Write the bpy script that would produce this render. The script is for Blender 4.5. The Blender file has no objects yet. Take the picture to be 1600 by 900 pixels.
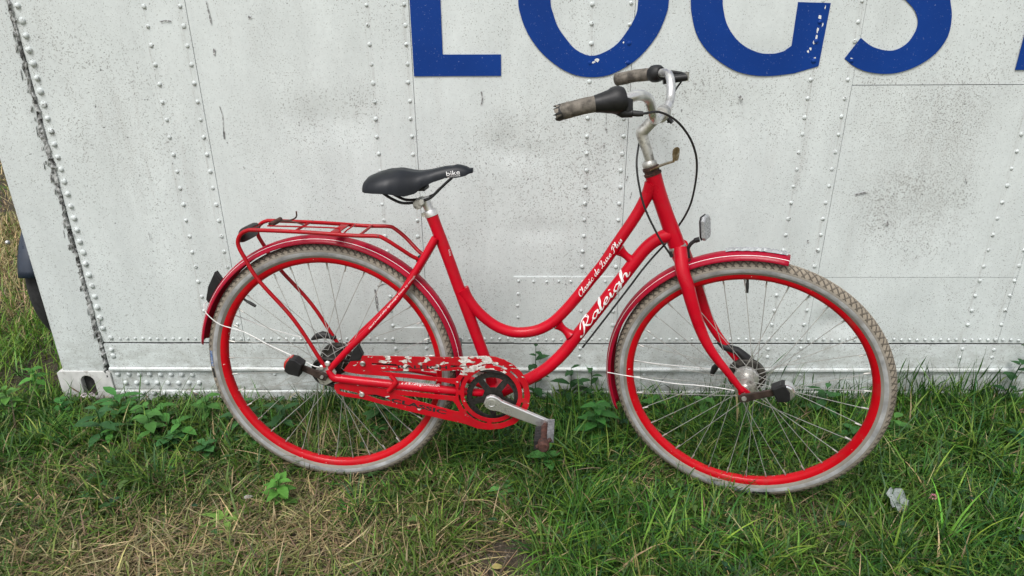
import bpy, bmesh, math, random
import numpy as np
from mathutils import Vector, Matrix

random.seed(7)
RNG = np.random.default_rng(11)
SC = bpy.context.scene
COL = SC.collection
PI = math.pi

# ------------------------------------------------------------------ camera, sky, sun, exposure
cam_data = bpy.data.cameras.new('camera')
cam_data.sensor_width = 36.0
cam_data.lens = 24.0
cam_data.clip_start = 0.05
cam_data.clip_end = 500.0
cam = bpy.data.objects.new('camera', cam_data)
COL.objects.link(cam)
cam.matrix_world = Matrix(((0.999888, 0.000167, 0.014963, 0.000000), (0.013728, 0.387561, -0.921742, -2.060000), (-0.005953, 0.921844, 0.387516, 1.290000), (0.000000, 0.000000, 0.000000, 1.000000)))
SC.camera = cam

SUN_EL, SUN_AZ = math.radians(58), math.radians(205)      # azimuth from +Y, clockwise
world = bpy.data.worlds.new('World')
SC.world = world
world.use_nodes = True
wn, wl = world.node_tree.nodes, world.node_tree.links
wn.clear()
sky = wn.new('ShaderNodeTexSky')
sky.sky_type = 'NISHITA'
sky.sun_disc = False
sky.sun_elevation = SUN_EL
sky.sun_rotation = SUN_AZ
sky.air_density, sky.dust_density, sky.ozone_density = 1.0, 4.0, 1.0
hs = wn.new('ShaderNodeHueSaturation')                     # overcast: a grey-white sky
hs.inputs['Saturation'].default_value = 0.30
bg = wn.new('ShaderNodeBackground')
bg.inputs['Strength'].default_value = 0.15
wo = wn.new('ShaderNodeOutputWorld')
wl.new(sky.outputs[0], hs.inputs['Color'])
wl.new(hs.outputs[0], bg.inputs['Color'])
wl.new(bg.outputs[0], wo.inputs['Surface'])
sun_data = bpy.data.lights.new('sun', 'SUN')
sun_data.energy = 1.5
sun_data.angle = math.radians(24)
sun_data.color = (1.0, 0.985, 0.96)
sun = bpy.data.objects.new('sun', sun_data)
COL.objects.link(sun)
sd = Vector((math.sin(SUN_AZ) * math.cos(SUN_EL), math.cos(SUN_AZ) * math.cos(SUN_EL), math.sin(SUN_EL)))
sun.rotation_euler = sd.to_track_quat('Z', 'Y').to_euler()
SC.view_settings.view_transform = 'Standard'
SC.view_settings.look = 'None'
SC.view_settings.exposure = 0.28
SC.view_settings.gamma = 1.0

# ------------------------------------------------------------------ material helpers
class NT:
    def __init__(s, name):
        s.m = bpy.data.materials.new(name)
        s.m.use_nodes = True
        s.n, s.l = s.m.node_tree.nodes, s.m.node_tree.links
        s.b = s.n['Principled BSDF']
    def new(s, t, **kw):
        n = s.n.new(t)
        for k, v in kw.items():
            setattr(n, k, v)
        return n
    def put(s, inp, v):
        if hasattr(v, 'is_output'):
            s.l.new(v, inp)
        elif isinstance(v, tuple) and len(v) == 3 and inp.type == 'RGBA':
            inp.default_value = (*v, 1)
        else:
            inp.default_value = v
    def math(s, op, a, b=0.0, c=None, clamp=False):
        n = s.new('ShaderNodeMath', operation=op, use_clamp=clamp)
        s.put(n.inputs[0], a); s.put(n.inputs[1], b)
        if c is not None: s.put(n.inputs[2], c)
        return n.outputs[0]
    def coord(s, kind='Object'):
        return s.new('ShaderNodeTexCoord').outputs[kind]
    def noise(s, vec, scale, detail=3.0, rough=0.55, out='Fac'):
        n = s.new('ShaderNodeTexNoise')
        s.put(n.inputs['Vector'], vec)
        n.inputs['Scale'].default_value = scale
        n.inputs['Detail'].default_value = detail
        n.inputs['Roughness'].default_value = rough
        return n.outputs[out]
    def mapping(s, vec, scale=(1, 1, 1), loc=(0, 0, 0)):
        n = s.new('ShaderNodeMapping')
        s.put(n.inputs['Vector'], vec)
        n.inputs['Scale'].default_value = scale
        n.inputs['Location'].default_value = loc
        return n.outputs[0]
    def step(s, v, a, b, lo=0.0, hi=1.0):
        n = s.new('ShaderNodeMapRange')
        s.put(n.inputs['Value'], v)
        n.inputs['From Min'].default_value = a; n.inputs['From Max'].default_value = b
        n.inputs['To Min'].default_value = lo; n.inputs['To Max'].default_value = hi
        return n.outputs[0]
    def mix(s, f, a, b):
        n = s.new('ShaderNodeMix', data_type='RGBA')
        s.put(n.inputs['Factor'], f); s.put(n.inputs[6], a); s.put(n.inputs[7], b)
        return n.outputs[2]
    def bump(s, h, strength=0.3, dist=0.002):
        n = s.new('ShaderNodeBump')
        n.inputs['Strength'].default_value = strength
        n.inputs['Distance'].default_value = dist
        s.put(n.inputs['Height'], h)
        s.l.new(n.outputs[0], s.b.inputs['Normal'])
    def set(s, **kw):
        for k, v in kw.items():
            s.put(s.b.inputs[k.replace('_', ' ')], v)
        return s.m

def simple(name, col, rough=0.5, metal=0.0, var=0.12, scale=30.0, bump=0.0, dirt=None, dirt_at=(0.55, 0.7), dirt_scale=14.0, coat=0.0, spec=0.5):
    t = NT(name)
    c = t.coord()
    n = t.noise(c, scale, 4)
    dark = tuple(x * (1 - 2 * var) for x in col)
    lite = tuple(min(1, x * (1 + var)) for x in col)
    k = t.mix(t.step(n, 0.3, 0.7), dark, lite)
    if dirt:
        k = t.mix(t.step(t.noise(c, dirt_scale, 6, 0.65), *dirt_at), k, dirt)
    if bump:
        t.bump(t.noise(c, scale * 4, 5), bump, 0.001)
    r = t.step(t.noise(c, scale * 0.7, 3), 0.3, 0.7, max(0.02, rough - 0.07), min(1, rough + 0.1))
    t.set(Base_Color=k, Metallic=metal, Roughness=r, Specular_IOR_Level=spec)
    if coat:
        t.set(Coat_Weight=coat, Coat_Roughness=0.12)
    return t.m

def red_paint(name, col, rough, chip=0.78, chip_col=(0.72, 0.7, 0.66), grime=0.25):
    t = NT(name)
    c = t.coord()
    base = t.mix(t.step(t.noise(c, 9, 3), 0.3, 0.7), tuple(x * 0.86 for x in col), tuple(min(1, x * 1.08) for x in col))
    g = t.math('MULTIPLY', t.step(t.noise(c, 26, 6, 0.7), 0.52, 0.75), grime)
    base = t.mix(g, base, (0.16, 0.05, 0.04))
    ch = t.step(t.noise(c, 95, 2, 0.5), chip, chip + 0.02)
    base = t.mix(ch, base, chip_col)
    t.bump(t.noise(c, 160, 3), 0.05, 0.001)
    t.set(Base_Color=base, Roughness=t.step(t.noise(c, 18, 4), 0.3, 0.7, rough - 0.06, rough + 0.12), Coat_Weight=0.16, Coat_Roughness=0.06, Specular_IOR_Level=0.16)
    return t.m

M = {}
M['red'] = red_paint('bicycle_red_paint', (0.48, 0.0012, 0.014), 0.30)
M['rack_red'] = red_paint('rack_red_paint', (0.36, 0.003, 0.009), 0.42, chip=0.72, chip_col=(0.09, 0.035, 0.03), grime=0.55)
M['guard_red'] = red_paint('mudguard_red_paint', (0.33, 0.0025, 0.022), 0.40, chip=0.80, grime=0.3)
M['rim_red'] = red_paint('rim_red_paint', (0.47, 0.0015, 0.008), 0.38, chip=0.735, grime=0.45)
M['white'] = simple('white_wire_paint', (0.72, 0.72, 0.70), 0.4, var=0.1, dirt=(0.3, 0.28, 0.25), dirt_at=(0.58, 0.7), dirt_scale=40)
M['print'] = simple('white_print', (0.80, 0.79, 0.78), 0.5, var=0.05, scale=60, dirt=(0.55, 0.2, 0.2), dirt_at=(0.6, 0.75), dirt_scale=90)
M['steel'] = simple('worn_aluminium', (0.74, 0.735, 0.715), 0.32, 0.75, var=0.15, scale=25, dirt=(0.22, 0.20, 0.17), dirt_at=(0.55, 0.8), dirt_scale=20)
M['dull_steel'] = simple('dull_grey_metal', (0.60, 0.59, 0.55), 0.44, 0.75, var=0.15, scale=30, bump=0.1, dirt=(0.10, 0.09, 0.075), dirt_at=(0.5, 0.7), dirt_scale=45)
M['crank'] = simple('crank_aluminium', (0.80, 0.80, 0.80), 0.28, 0.85, var=0.06, scale=15, dirt=(0.30, 0.29, 0.28), dirt_at=(0.6, 0.8), dirt_scale=35)
M['brass'] = simple('tarnished_bracket_metal', (0.36, 0.27, 0.15), 0.42, 0.9, var=0.3, scale=60, dirt=(0.60, 0.58, 0.5), dirt_at=(0.55, 0.65), dirt_scale=60)
M['black'] = simple('black_plastic', (0.014, 0.014, 0.015), 0.45, var=0.2, scale=40, bump=0.08, spec=0.35)
M['black_rubber'] = simple('black_rubber', (0.014, 0.014, 0.014), 0.6, var=0.2, scale=40)
M['saddle'] = simple('saddle_vinyl', (0.010, 0.012, 0.016), 0.42, var=0.12, scale=25, bump=0.06, spec=0.3)
M['grip'] = simple('worn_grip_foam', (0.17, 0.15, 0.125), 0.85, var=0.3, scale=60, bump=0.6, dirt=(0.035, 0.03, 0.026), dirt_at=(0.5, 0.72), dirt_scale=40)
M['brown_metal'] = simple('brown_oiled_metal', (0.055, 0.036, 0.03), 0.5, 0.3, var=0.3, scale=50, bump=0.2)
M['rust'] = simple('rusty_steel', (0.085, 0.035, 0.025), 0.72, 0.2, var=0.35, scale=90, bump=0.4, dirt=(0.035, 0.02, 0.017), dirt_at=(0.5, 0.65), dirt_scale=60)
M['grey_rubber'] = simple('grey_tread_rubber', (0.17, 0.175, 0.18), 0.75, var=0.2, scale=60, bump=0.3)
M['hub_dark'] = simple('oily_hub_metal', (0.075, 0.07, 0.06), 0.5, 0.6, var=0.4, scale=60, bump=0.25, dirt=(0.02, 0.018, 0.016), dirt_at=(0.45, 0.6), dirt_scale=40)
M['chain'] = simple('oily_chain_metal', (0.035, 0.033, 0.03), 0.55, 0.5, var=0.3, scale=120)
M['spoke'] = simple('spoke_steel', (0.48, 0.475, 0.45), 0.42, 0.55, var=0.15, scale=40)
M['red_lens'] = simple('dark_red_lens', (0.45, 0.03, 0.02), 0.2, var=0.2, scale=80, coat=0.5)
M['clear_lens'] = simple('clear_reflector_lens', (0.36, 0.37, 0.38), 0.25, 0.25, var=0.1, scale=200, bump=0.3)
M['chrome_lens'] = simple('silver_lamp_lens', (0.75, 0.76, 0.77), 0.12, 0.9, var=0.1, scale=120, bump=0.2)
M['dark_lens'] = simple('weathered_reflector', (0.10, 0.022, 0.022), 0.4, var=0.3, scale=50)
M['tape'] = simple('silver_tape', (0.36, 0.375, 0.38), 0.45, 0.15, var=0.12, scale=50, bump=0.25, dirt=(0.24, 0.24, 0.23), dirt_at=(0.55, 0.68), dirt_scale=70)
M['painted_hollow'] = simple('painted_dark_inside', (0.012, 0.011, 0.010), 0.8)  # near-black colour standing in for the shade inside openings

# chain guard: red paint flaked to white along its upper arm and round the disc
t = NT('flaked_guard_paint')
c = t.coord()
sx = t.new('ShaderNodeSeparateXYZ'); t.l.new(c, sx.inputs[0])
base = t.mix(t.step(t.noise(c, 12, 4), 0.3, 0.7), (0.36, 0.004, 0.011), (0.48, 0.004, 0.012))
arm = t.math('MULTIPLY', t.step(sx.outputs[2], 0.362, 0.378), t.step(sx.outputs[0], 0.10, 0.18))
tipm = t.math('MULTIPLY', t.step(sx.outputs[0], 0.36, 0.39), t.step(sx.outputs[0], 0.47, 0.44))
amt = t.math('ADD', t.math('MULTIPLY', arm, 0.12), t.math('MULTIPLY', t.math('MULTIPLY', arm, tipm), 0.10))
fl = t.math('ADD', t.noise(t.mapping(c, (0.6, 1, 1.2)), 62, 3, 0.55), amt)
base = t.mix(t.step(fl, 0.655, 0.672), base, (0.17, 0.07, 0.05))
base = t.mix(t.step(fl, 0.672, 0.69), base, t.mix(t.step(t.noise(c, 120, 4), 0.4, 0.65), (0.66, 0.64, 0.60), (0.40, 0.37, 0.33)))
base = t.mix(t.math('MULTIPLY', t.step(t.noise(c, 38, 6, 0.7), 0.5, 0.72), 0.35), base, (0.10, 0.05, 0.04))
t.bump(t.step(fl, 0.66, 0.72), 0.3, 0.0006)
t.set(Base_Color=base, Roughness=0.42, Specular_IOR_Level=0.22)
M['flaked'] = t.m

# tyre: uv = (turns, profile position); chevron tread, dusty sides
t = NT('dusty_grey_tyre')
uv = t.new('ShaderNodeUVMap').outputs[0]
s2 = t.new('ShaderNodeSeparateXYZ'); t.l.new(uv, s2.inputs[0])
U, V = s2.outputs[0], s2.outputs[1]
av = t.math('ABSOLUTE', V)                                  # 0 crown .. 1 rim
def tread(sign):
    ph = t.math('FRACT', t.math('ADD', t.math('MULTIPLY', U, 118.0), t.math('MULTIPLY', av, sign)))
    return t.step(t.math('ABSOLUTE', t.math('SUBTRACT', ph, 0.5)), 0.08, 0.15, 1.0, 0.0)
g = t.math('MAXIMUM', tread(3.2), t.math('MULTIPLY', tread(-1.6), 0.75))
band = t.math('MULTIPLY', t.step(av, 0.06, 0.10), t.step(av, 0.52, 0.47))
g = t.math('MULTIPLY', g, band)
c = t.coord()
dust = t.mix(t.step(t.noise(c, 14, 5), 0.3, 0.7), (0.19, 0.16, 0.122), (0.32, 0.275, 0.215))
side = t.mix(t.step(t.noise(c, 10, 5), 0.3, 0.7), (0.17, 0.152, 0.125), (0.28, 0.258, 0.222))
colr = t.mix(t.step(av, 0.42, 0.58), dust, side)
colr = t.mix(t.math('MULTIPLY', g, 0.72), colr, (0.03, 0.025, 0.02))
t.bump(t.math('SUBTRACT', t.math('MULTIPLY', t.noise(c, 150, 4), 0.2), g), 0.9, 0.0022)
t.set(Base_Color=colr, Roughness=0.85)
M['tyre'] = t.m
M['reflex'] = simple('grey_reflex_band', (0.40, 0.405, 0.41), 0.38, 0.15, var=0.22, scale=30, dirt=(0.22, 0.20, 0.18), dirt_at=(0.5, 0.75), dirt_scale=12)
M['label_blue'] = simple('blue_tyre_label', (0.10, 0.17, 0.34), 0.6, var=0.3, scale=120, dirt=(0.35, 0.33, 0.3), dirt_at=(0.55, 0.65), dirt_scale=120)
M['label_black'] = simple('black_tyre_label', (0.02, 0.02, 0.022), 0.6)

# container paint: white, speckled with grime, streaked, scuffed
def wall_mat(name, col, dirty=1.0):
    t = NT(name)
    p = t.new('ShaderNodeNewGeometry').outputs['Position']
    def blob(x, z, rx, rz, amp):
        v = t.mapping(p, (1 / rx, 0.0, 1 / rz), (-x / rx, 0, -z / rz))
        ln = t.new('ShaderNodeVectorMath', operation='LENGTH'); t.l.new(v, ln.inputs[0])
        return t.step(ln.outputs['Value'], 0.1, 1.0, amp, 0.0)
    cloud = t.step(t.noise(p, 2.6, 4, 0.6), 0.34, 0.68)
    dens = cloud
    for b in ((1.16, 0.78, 0.28, 0.40, 1.1), (1.28, 0.92, 0.14, 0.26, 0.7), (-0.47, 1.03, 0.09, 0.12, 1.0), (-1.2, 0.9, 0.25, 0.45, 0.4), (0.10, 0.80, 0.26, 0.40, 0.65), (-0.05, 0.90, 0.12, 0.16, 0.4),
              (-0.62, 0.92, 0.22, 0.20, 0.35), (0.88, 0.52, 0.08, 0.09, 0.8), (0.55, 1.08, 0.16, 0.10, 0.55)):
        dens = t.math('ADD', dens, blob(*b))
    streak = t.noise(t.mapping(p, (22, 1, 1.1)), 1.0, 5, 0.6)
    fine = t.noise(p, 260, 2, 0.5)
    mid = t.noise(p, 95, 3, 0.6)
    th = t.math('ADD', t.math('ADD', fine, t.math('MULTIPLY', dens, 0.062 * dirty)), t.math('MULTIPLY', t.step(streak, 0.35, 0.75), 0.035))
    speck = t.step(th, 0.665, 0.70)
    speck2 = t.step(t.math('ADD', mid, t.math('MULTIPLY', dens, 0.035 * dirty)), 0.715, 0.735)
    base = t.mix(t.step(t.noise(t.mapping(p, (1.5, 1, 0.7)), 5, 6, 0.68), 0.32, 0.68), tuple(x * 0.90 for x in col), tuple(x * 1.06 for x in col))
    base = t.mix(t.math('MULTIPLY', t.step(t.noise(p, 70, 5, 0.7), 0.45, 0.62), 0.17), base, tuple(x * 0.66 for x in col))
    base = t.mix(t.math('MULTIPLY', t.math('MULTIPLY', t.step(dens, 0.6, 2.2), t.step(t.noise(t.mapping(p, (1.6, 1, 0.8)), 26, 5, 0.7), 0.36, 0.62)), 0.34 * dirty), base, (0.42, 0.40, 0.375))
    base = t.mix(t.math('MULTIPLY', t.math('MULTIPLY', t.step(streak, 0.52, 0.74), t.step(t.noise(p, 3.1, 3), 0.45, 0.65)), 0.30), base, (0.42, 0.41, 0.39))
    # dirt washed down the rivet columns
    pz = t.new('ShaderNodeSeparateXYZ'); t.l.new(p, pz.inputs[0])
    um = t.math('FRACT', t.math('DIVIDE', t.math('ADD', pz.outputs[0], 0.4355 + 0.635 * 3 + 0.3175), 0.635))
    um = t.math('MULTIPLY', t.math('SUBTRACT', um, 0.5), 0.635)
    col_ = t.math('MINIMUM', t.math('ABSOLUTE', um), t.math('ABSOLUTE', t.math('SUBTRACT', um, 0.1055)))
    run = t.math('MULTIPLY', t.step(col_, 0.013, 0.002), t.step(t.noise(t.mapping(p, (150, 1, 7)), 1.0, 4, 0.7), 0.46, 0.66))
    base = t.mix(t.math('MULTIPLY', run, 0.42), base, (0.30, 0.285, 0.26))
    base = t.mix(t.math('MULTIPLY', speck, 0.62), base, (0.16, 0.152, 0.14))
    base = t.mix(t.math('MULTIPLY', speck2, 0.8), base, (0.07, 0.07, 0.07))
    scuff = t.step(t.noise(t.mapping(p, (60, 1, 13)), 1.0, 4, 0.78), 0.715, 0.75)
    base = t.mix(t.math('MULTIPLY', scuff, 0.55), base, (0.17, 0.17, 0.165))
    hscuff = t.step(t.noise(t.mapping(p, (5, 1, 60), (3, 0, 1)), 1.0, 3, 0.75), 0.76, 0.78)
    base = t.mix(t.math('MULTIPLY', hscuff, 0.6), base, (0.16, 0.16, 0.155))
    # splashed soil and moss near the ground
    z = t.new('ShaderNodeSeparateXYZ'); t.l.new(p, z.inputs[0])
    low = t.math('MULTIPLY', t.step(z.outputs[2], 0.30, 0.0), t.step(t.noise(t.mapping(p, (1, 1, 2.2)), 16, 6, 0.72), 0.40, 0.62))
    base = t.mix(t.math('MULTIPLY', low, 0.7), base, (0.17, 0.16, 0.12))
    t.bump(t.math('ADD', t.math('MULTIPLY', fine, 0.5), t.noise(p, 40, 3)), 0.10, 0.001)
    t.set(Base_Color=base, Roughness=t.step(t.noise(p, 6, 4), 0.3, 0.7, 0.34, 0.55), Specular_IOR_Level=0.4)
    return t.m
def rivet_mat():
    t = NT('rivet_white_paint')
    p = t.new('ShaderNodeNewGeometry').outputs['Position']
    k = t.mix(t.step(t.noise(p, 70, 3), 0.3, 0.7), (0.50, 0.535, 0.53), (0.63, 0.68, 0.67))
    k = t.mix(t.step(t.noise(p, 130, 3, 0.6), 0.60, 0.66), k, (0.13, 0.12, 0.11))
    t.set(Base_Color=k, Roughness=0.5)
    return t.m
M['wall'] = wall_mat('container_white_paint', (0.648, 0.692, 0.684))
M['rivet'] = rivet_mat()
t = NT('blue_vinyl')
p = t.new('ShaderNodeNewGeometry').outputs['Position']
base = t.mix(t.step(t.noise(p, 5, 4), 0.3, 0.7), (0.003, 0.034, 0.20), (0.004, 0.043, 0.245))
base = t.mix(t.math('MULTIPLY', t.step(t.noise(p, 240, 2), 0.70, 0.73), 0.5), base, (0.30, 0.36, 0.5))
sc = t.step(t.noise(t.mapping(p, (20, 1, 90), (2, 0, 5)), 1.0, 3, 0.7), 0.73, 0.77)
base = t.mix(t.math('MULTIPLY', sc, 0.5), base, (0.25, 0.32, 0.48))
t.bump(t.noise(p, 55, 4), 0.10, 0.001)
t.set(Base_Color=base, Roughness=0.42, Specular_IOR_Level=0.2)
M['blue'] = t.m
M['peel'] = simple('bare_white_patch', (0.74, 0.75, 0.74), 0.5, var=0.08, scale=120)
M['sealant'] = simple('cracked_grey_sealant', (0.40, 0.41, 0.40), 0.8, var=0.25, scale=70, bump=0.6, dirt=(0.04, 0.04, 0.038), dirt_at=(0.50, 0.60), dirt_scale=42)
M['gap'] = simple('dark_grimy_gap', (0.03, 0.03, 0.028), 0.9, var=0.3, scale=60)
M['casting'] = simple('worn_casting_paint', (0.62, 0.62, 0.60), 0.55, var=0.1, scale=25, bump=0.3, dirt=(0.20, 0.17, 0.14), dirt_at=(0.56, 0.68), dirt_scale=16)
M['casting_inside'] = simple('painted_dark_casting_inside', (0.07, 0.055, 0.05), 0.85, var=0.35, scale=60, bump=0.4)  # the shade inside the casting hole is put into this colour
M['moped_blue'] = simple('dark_blue_plastic', (0.022, 0.032, 0.052), 0.32, var=0.12, scale=30)
M['moped_tyre'] = simple('black_moped_tyre', (0.020, 0.020, 0.021), 0.8, var=0.25, scale=80, bump=0.4)

# ------------------------------------------------------------------ mesh helpers
class MB:
    def __init__(s): s.v, s.f, s.uv = [], [], None
    def add(s, vs, fs):
        o = len(s.v); s.v += [tuple(x) for x in vs]; s.f += [tuple(i + o for i in f) for f in fs]
        return s
    def tube(s, pts, r, seg=10, cap=True, closed=False):
        P = [Vector(q) for q in pts]; n = len(P)
        R = list(r) if isinstance(r, (list, tuple)) else [r] * n
        tang = []
        for i in range(n):
            a = P[(i - 1) % n] if (closed or i > 0) else P[i]
            b = P[(i + 1) % n] if (closed or i < n - 1) else P[i]
            d = (b - a); tang.append(d.normalized() if d.length > 1e-9 else Vector((0, 0, 1)))
        up = Vector((0, 1, 0)) if abs(tang[0].y) < 0.9 else Vector((0, 0, 1))
        nrm = (up - tang[0] * up.dot(tang[0])).normalized()
        vs = []
        for i in range(n):
            nrm = (nrm - tang[i] * nrm.dot(tang[i])).normalized()
            bn = tang[i].cross(nrm)
            for k in range(seg):
                a = 2 * PI * k / seg
                vs.append(P[i] + R[i] * (math.cos(a) * nrm + math.sin(a) * bn))
        fs = []
        m = n if closed else n - 1
        for i in range(m):
            for k in range(seg):
                i2 = (i + 1) % n; k2 = (k + 1) % seg
                fs.append((i * seg + k, i * seg + k2, i2 * seg + k2, i2 * seg + k))
        if cap and not closed:
            fs.append(tuple(range(seg))[::-1]); fs.append(tuple((n - 1) * seg + k for k in range(seg)))
        return s.add(vs, fs)
    def box(s, lo, hi):
        x0, y0, z0 = lo; x1, y1, z1 = hi
        return s.add([(x0, y0, z0), (x1, y0, z0), (x1, y1, z0), (x0, y1, z0), (x0, y0, z1), (x1, y0, z1), (x1, y1, z1), (x0, y1, z1)],
                     [(0, 3, 2, 1), (4, 5, 6, 7), (0, 1, 5, 4), (1, 2, 6, 5), (2, 3, 7, 6), (3, 0, 4, 7)])
    def lathe(s, prof, seg=24, origin=(0, 0, 0), axis='y', closed=False):
        # prof: (radius, offset along the axis); axis y runs through the wheel, ring in x-z
        vs, fs, n = [], [], len(prof)
        for k in range(seg):
            a = 2 * PI * k / seg
            for r, h in prof:
                if axis == 'y': q = (r * math.cos(a), h, r * math.sin(a))
                elif axis == 'z': q = (r * math.cos(a), r * math.sin(a), h)
                else: q = (h, r * math.cos(a), r * math.sin(a))
                vs.append((q[0] + origin[0], q[1] + origin[1], q[2] + origin[2]))
        m = n if closed else n - 1
        for k in range(seg):
            k2 = (k + 1) % seg
            for i in range(m):
                j = (i + 1) % n
                fs.append((k * n + i, k2 * n + i, k2 * n + j, k * n + j))
        return s.add(vs, fs)
    def sphere(s, c, r, seg=10, rings=6, sc=(1, 1, 1)):
        prof = [(r * math.sin(PI * i / rings), -r * math.cos(PI * i / rings)) for i in range(rings + 1)]
        b = MB().lathe(prof, seg, axis='z')
        return s.add([(c[0] + x * sc[0], c[1] + y * sc[1], c[2] + z * sc[2]) for x, y, z in b.v], b.f)
    def mesh(s, name, mat, smooth=True):
        me = bpy.data.meshes.new(name)
        me.from_pydata([tuple(q) for q in s.v], [], s.f)
        me.materials.append(M[mat] if isinstance(mat, str) else mat)
        bm = bmesh.new(); bm.from_mesh(me)
        bmesh.ops.recalc_face_normals(bm, faces=bm.faces)
        bm.to_mesh(me); bm.free()
        if smooth:
            me.polygons.foreach_set('use_smooth', [True] * len(me.polygons))
            me.set_sharp_from_angle(angle=math.radians(38))
        return me
    def build(s, name, mat, parent=None, smooth=True, label=None, matrix=None):
        return put(name, s.mesh(name, mat, smooth), parent, label, matrix)

def put(name, me, parent=None, label=None, matrix=None):
    o = bpy.data.objects.new(name, me)
    COL.objects.link(o)
    if parent is not None: o.parent = parent
    if matrix is not None: o.matrix_basis = matrix
    if label: o['label'] = label
    return o

def tag(o, label=None, cat=None, group=None, kind=None):
    if label: o['label'] = label
    if cat: o['category'] = cat
    if group: o['group'] = group
    if kind: o['kind'] = kind
    return o

def empty(name, loc=(0, 0, 0)):
    o = bpy.data.objects.new(name, None)
    o.empty_display_size = 0.1
    COL.objects.link(o); o.location = loc
    return o

def spl(pts, n=6, closed=False):
    P = [Vector(q) for q in pts]; m = len(P); out = []
    rng = range(m if closed else m - 1)
    for i in rng:
        p0 = P[(i - 1) % m] if (closed or i > 0) else P[0] * 2 - P[1]
        p1, p2 = P[i], P[(i + 1) % m]
        p3 = P[(i + 2) % m] if (closed or i < m - 2) else P[-1] * 2 - P[-2]
        for k in range(n):
            t = k / n
            out.append(0.5 * ((2 * p1) + (p2 - p0) * t + (2 * p0 - 5 * p1 + 4 * p2 - p3) * t * t + (3 * p1 - p0 - 3 * p2 + p3) * t ** 3))
    if not closed: out.append(P[-1])
    return out

def b3(uv, w):                      # bicycle frame: u forward, v up, w towards the rider's right (the camera)
    return (uv[0], -w, uv[1])
def path(uvs, w, n=6):
    ws = w if isinstance(w, (list, tuple)) else [w] * len(uvs)
    return spl([b3(q, x) for q, x in zip(uvs, ws)], n)
def lerp_list(a, n):
    return [float(x) for x in np.interp(np.linspace(0, 1, n), np.linspace(0, 1, len(a)), a)]

def curve_mesh(loops, thick, bev=0.0, res=2):
    cu = bpy.data.curves.new('outline', 'CURVE')
    cu.dimensions = '2D'; cu.fill_mode = 'BOTH'
    cu.extrude = max(thick / 2 - bev, 0.0); cu.bevel_depth = bev; cu.bevel_resolution = 1
    for lp in loops:
        sp = cu.splines.new('POLY'); sp.points.add(len(lp) - 1)
        for q, pt in zip(lp, sp.points): pt.co = (q[0], q[1], 0, 1)
        sp.use_cyclic_u = True
    return to_mesh(cu)
def to_mesh(cu):
    o = bpy.data.objects.new('outline', cu); COL.objects.link(o)
    bpy.context.view_layer.update()
    me = bpy.data.meshes.new_from_object(o.evaluated_get(bpy.context.evaluated_depsgraph_get()))
    bpy.data.objects.remove(o); bpy.data.curves.remove(cu)
    return me
def text_mesh(body, size=1.0, shear=0.0, space=1.0, bold=0.0, thick=0.0):
    cu = bpy.data.curves.new('text', 'FONT')
    cu.body = body; cu.size = size; cu.shear = shear; cu.space_character = space; cu.offset = bold; cu.extrude = thick
    cu.resolution_u = 3
    return to_mesh(cu)
def remap(me, fn, mat, smooth=False):
    for v in me.vertices: v.co = fn(v.co)
    me.materials.clear(); me.materials.append(M[mat])
    me.polygons.foreach_set('use_smooth', [smooth] * len(me.polygons))
    me.update()
    return me
def plate(loops, w0, thick, mat, bev=0.0005):
    me = curve_mesh(loops, thick, bev)
    return remap(me, lambda c: (c.x, -(w0 + c.z), c.y), mat)
def wall_plate(loops, y0, thick, mat, bev=0.0):
    me = curve_mesh(loops, thick, bev)
    return remap(me, lambda c: (c.x, y0 - c.z, c.y), mat)

# ------------------------------------------------------------------ the ground
def fsum(x, y, k, seed):
    r = np.random.default_rng(seed); v = np.zeros_like(x)
    for i in range(7):
        a = r.uniform(0, 2 * PI); f = k * r.uniform(0.5, 1.8)
        v += np.sin((x * math.cos(a) + y * math.sin(a)) * f + r.uniform(0, 6.28)) / 7 ** 0.5
    return v
def ground_z(x, y):
    near = np.clip((1.2 - np.abs(x)) * 2, 0.25, 1)
    return 0.006 * fsum(x, y, 9, 3) + 0.004 * fsum(x, y, 31, 4) - 0.006
gx = np.concatenate([[-90, -50, -25, -14, -9], np.arange(-6.5, 4.2, 0.05), [5, 8, 14, 25, 50, 90]])
gy = np.concatenate([[-90, -50, -25, -12, -6, -3], np.arange(-2, 2.0, 0.05), np.arange(2.0, 9.0, 0.2), [10, 14, 22, 40, 90]])
X, Y = np.meshgrid(gx, gy)
Z = ground_z(X, Y)
nx, ny = len(gx), len(gy)
me = bpy.data.meshes.new('ground')
vs = np.c_[X.ravel(), Y.ravel(), Z.ravel()]
ii = (np.arange(ny - 1)[:, None] * nx + np.arange(nx - 1)[None, :]).ravel()
me.from_pydata(vs.tolist(), [], np.c_[ii, ii + 1, ii + nx + 1, ii + nx].tolist())
me.polygons.foreach_set('use_smooth', [True] * len(me.polygons))
t = NT('soil_and_thatch')
p = t.new('ShaderNodeNewGeometry').outputs['Position']
base = t.mix(t.step(t.noise(p, 4, 5, 0.6), 0.35, 0.65), (0.032, 0.024, 0.016), (0.072, 0.055, 0.037))
base = t.mix(t.step(t.noise(p, 60, 6, 0.7), 0.45, 0.65), base, (0.035, 0.028, 0.018))
base = t.mix(t.step(t.noise(t.mapping(p, (1, 2.5, 1)), 110, 4, 0.7), 0.55, 0.70), base, (0.16, 0.13, 0.075))
pg = t.new('ShaderNodeSeparateXYZ'); t.l.new(p, pg.inputs[0])
far = t.math('MAXIMUM', t.step(pg.outputs[1], 5.0, 9.0), t.math('MAXIMUM', t.step(pg.outputs[0], -4.5, -8.0), t.step(pg.outputs[1], -1.2, -1.8)))
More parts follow.
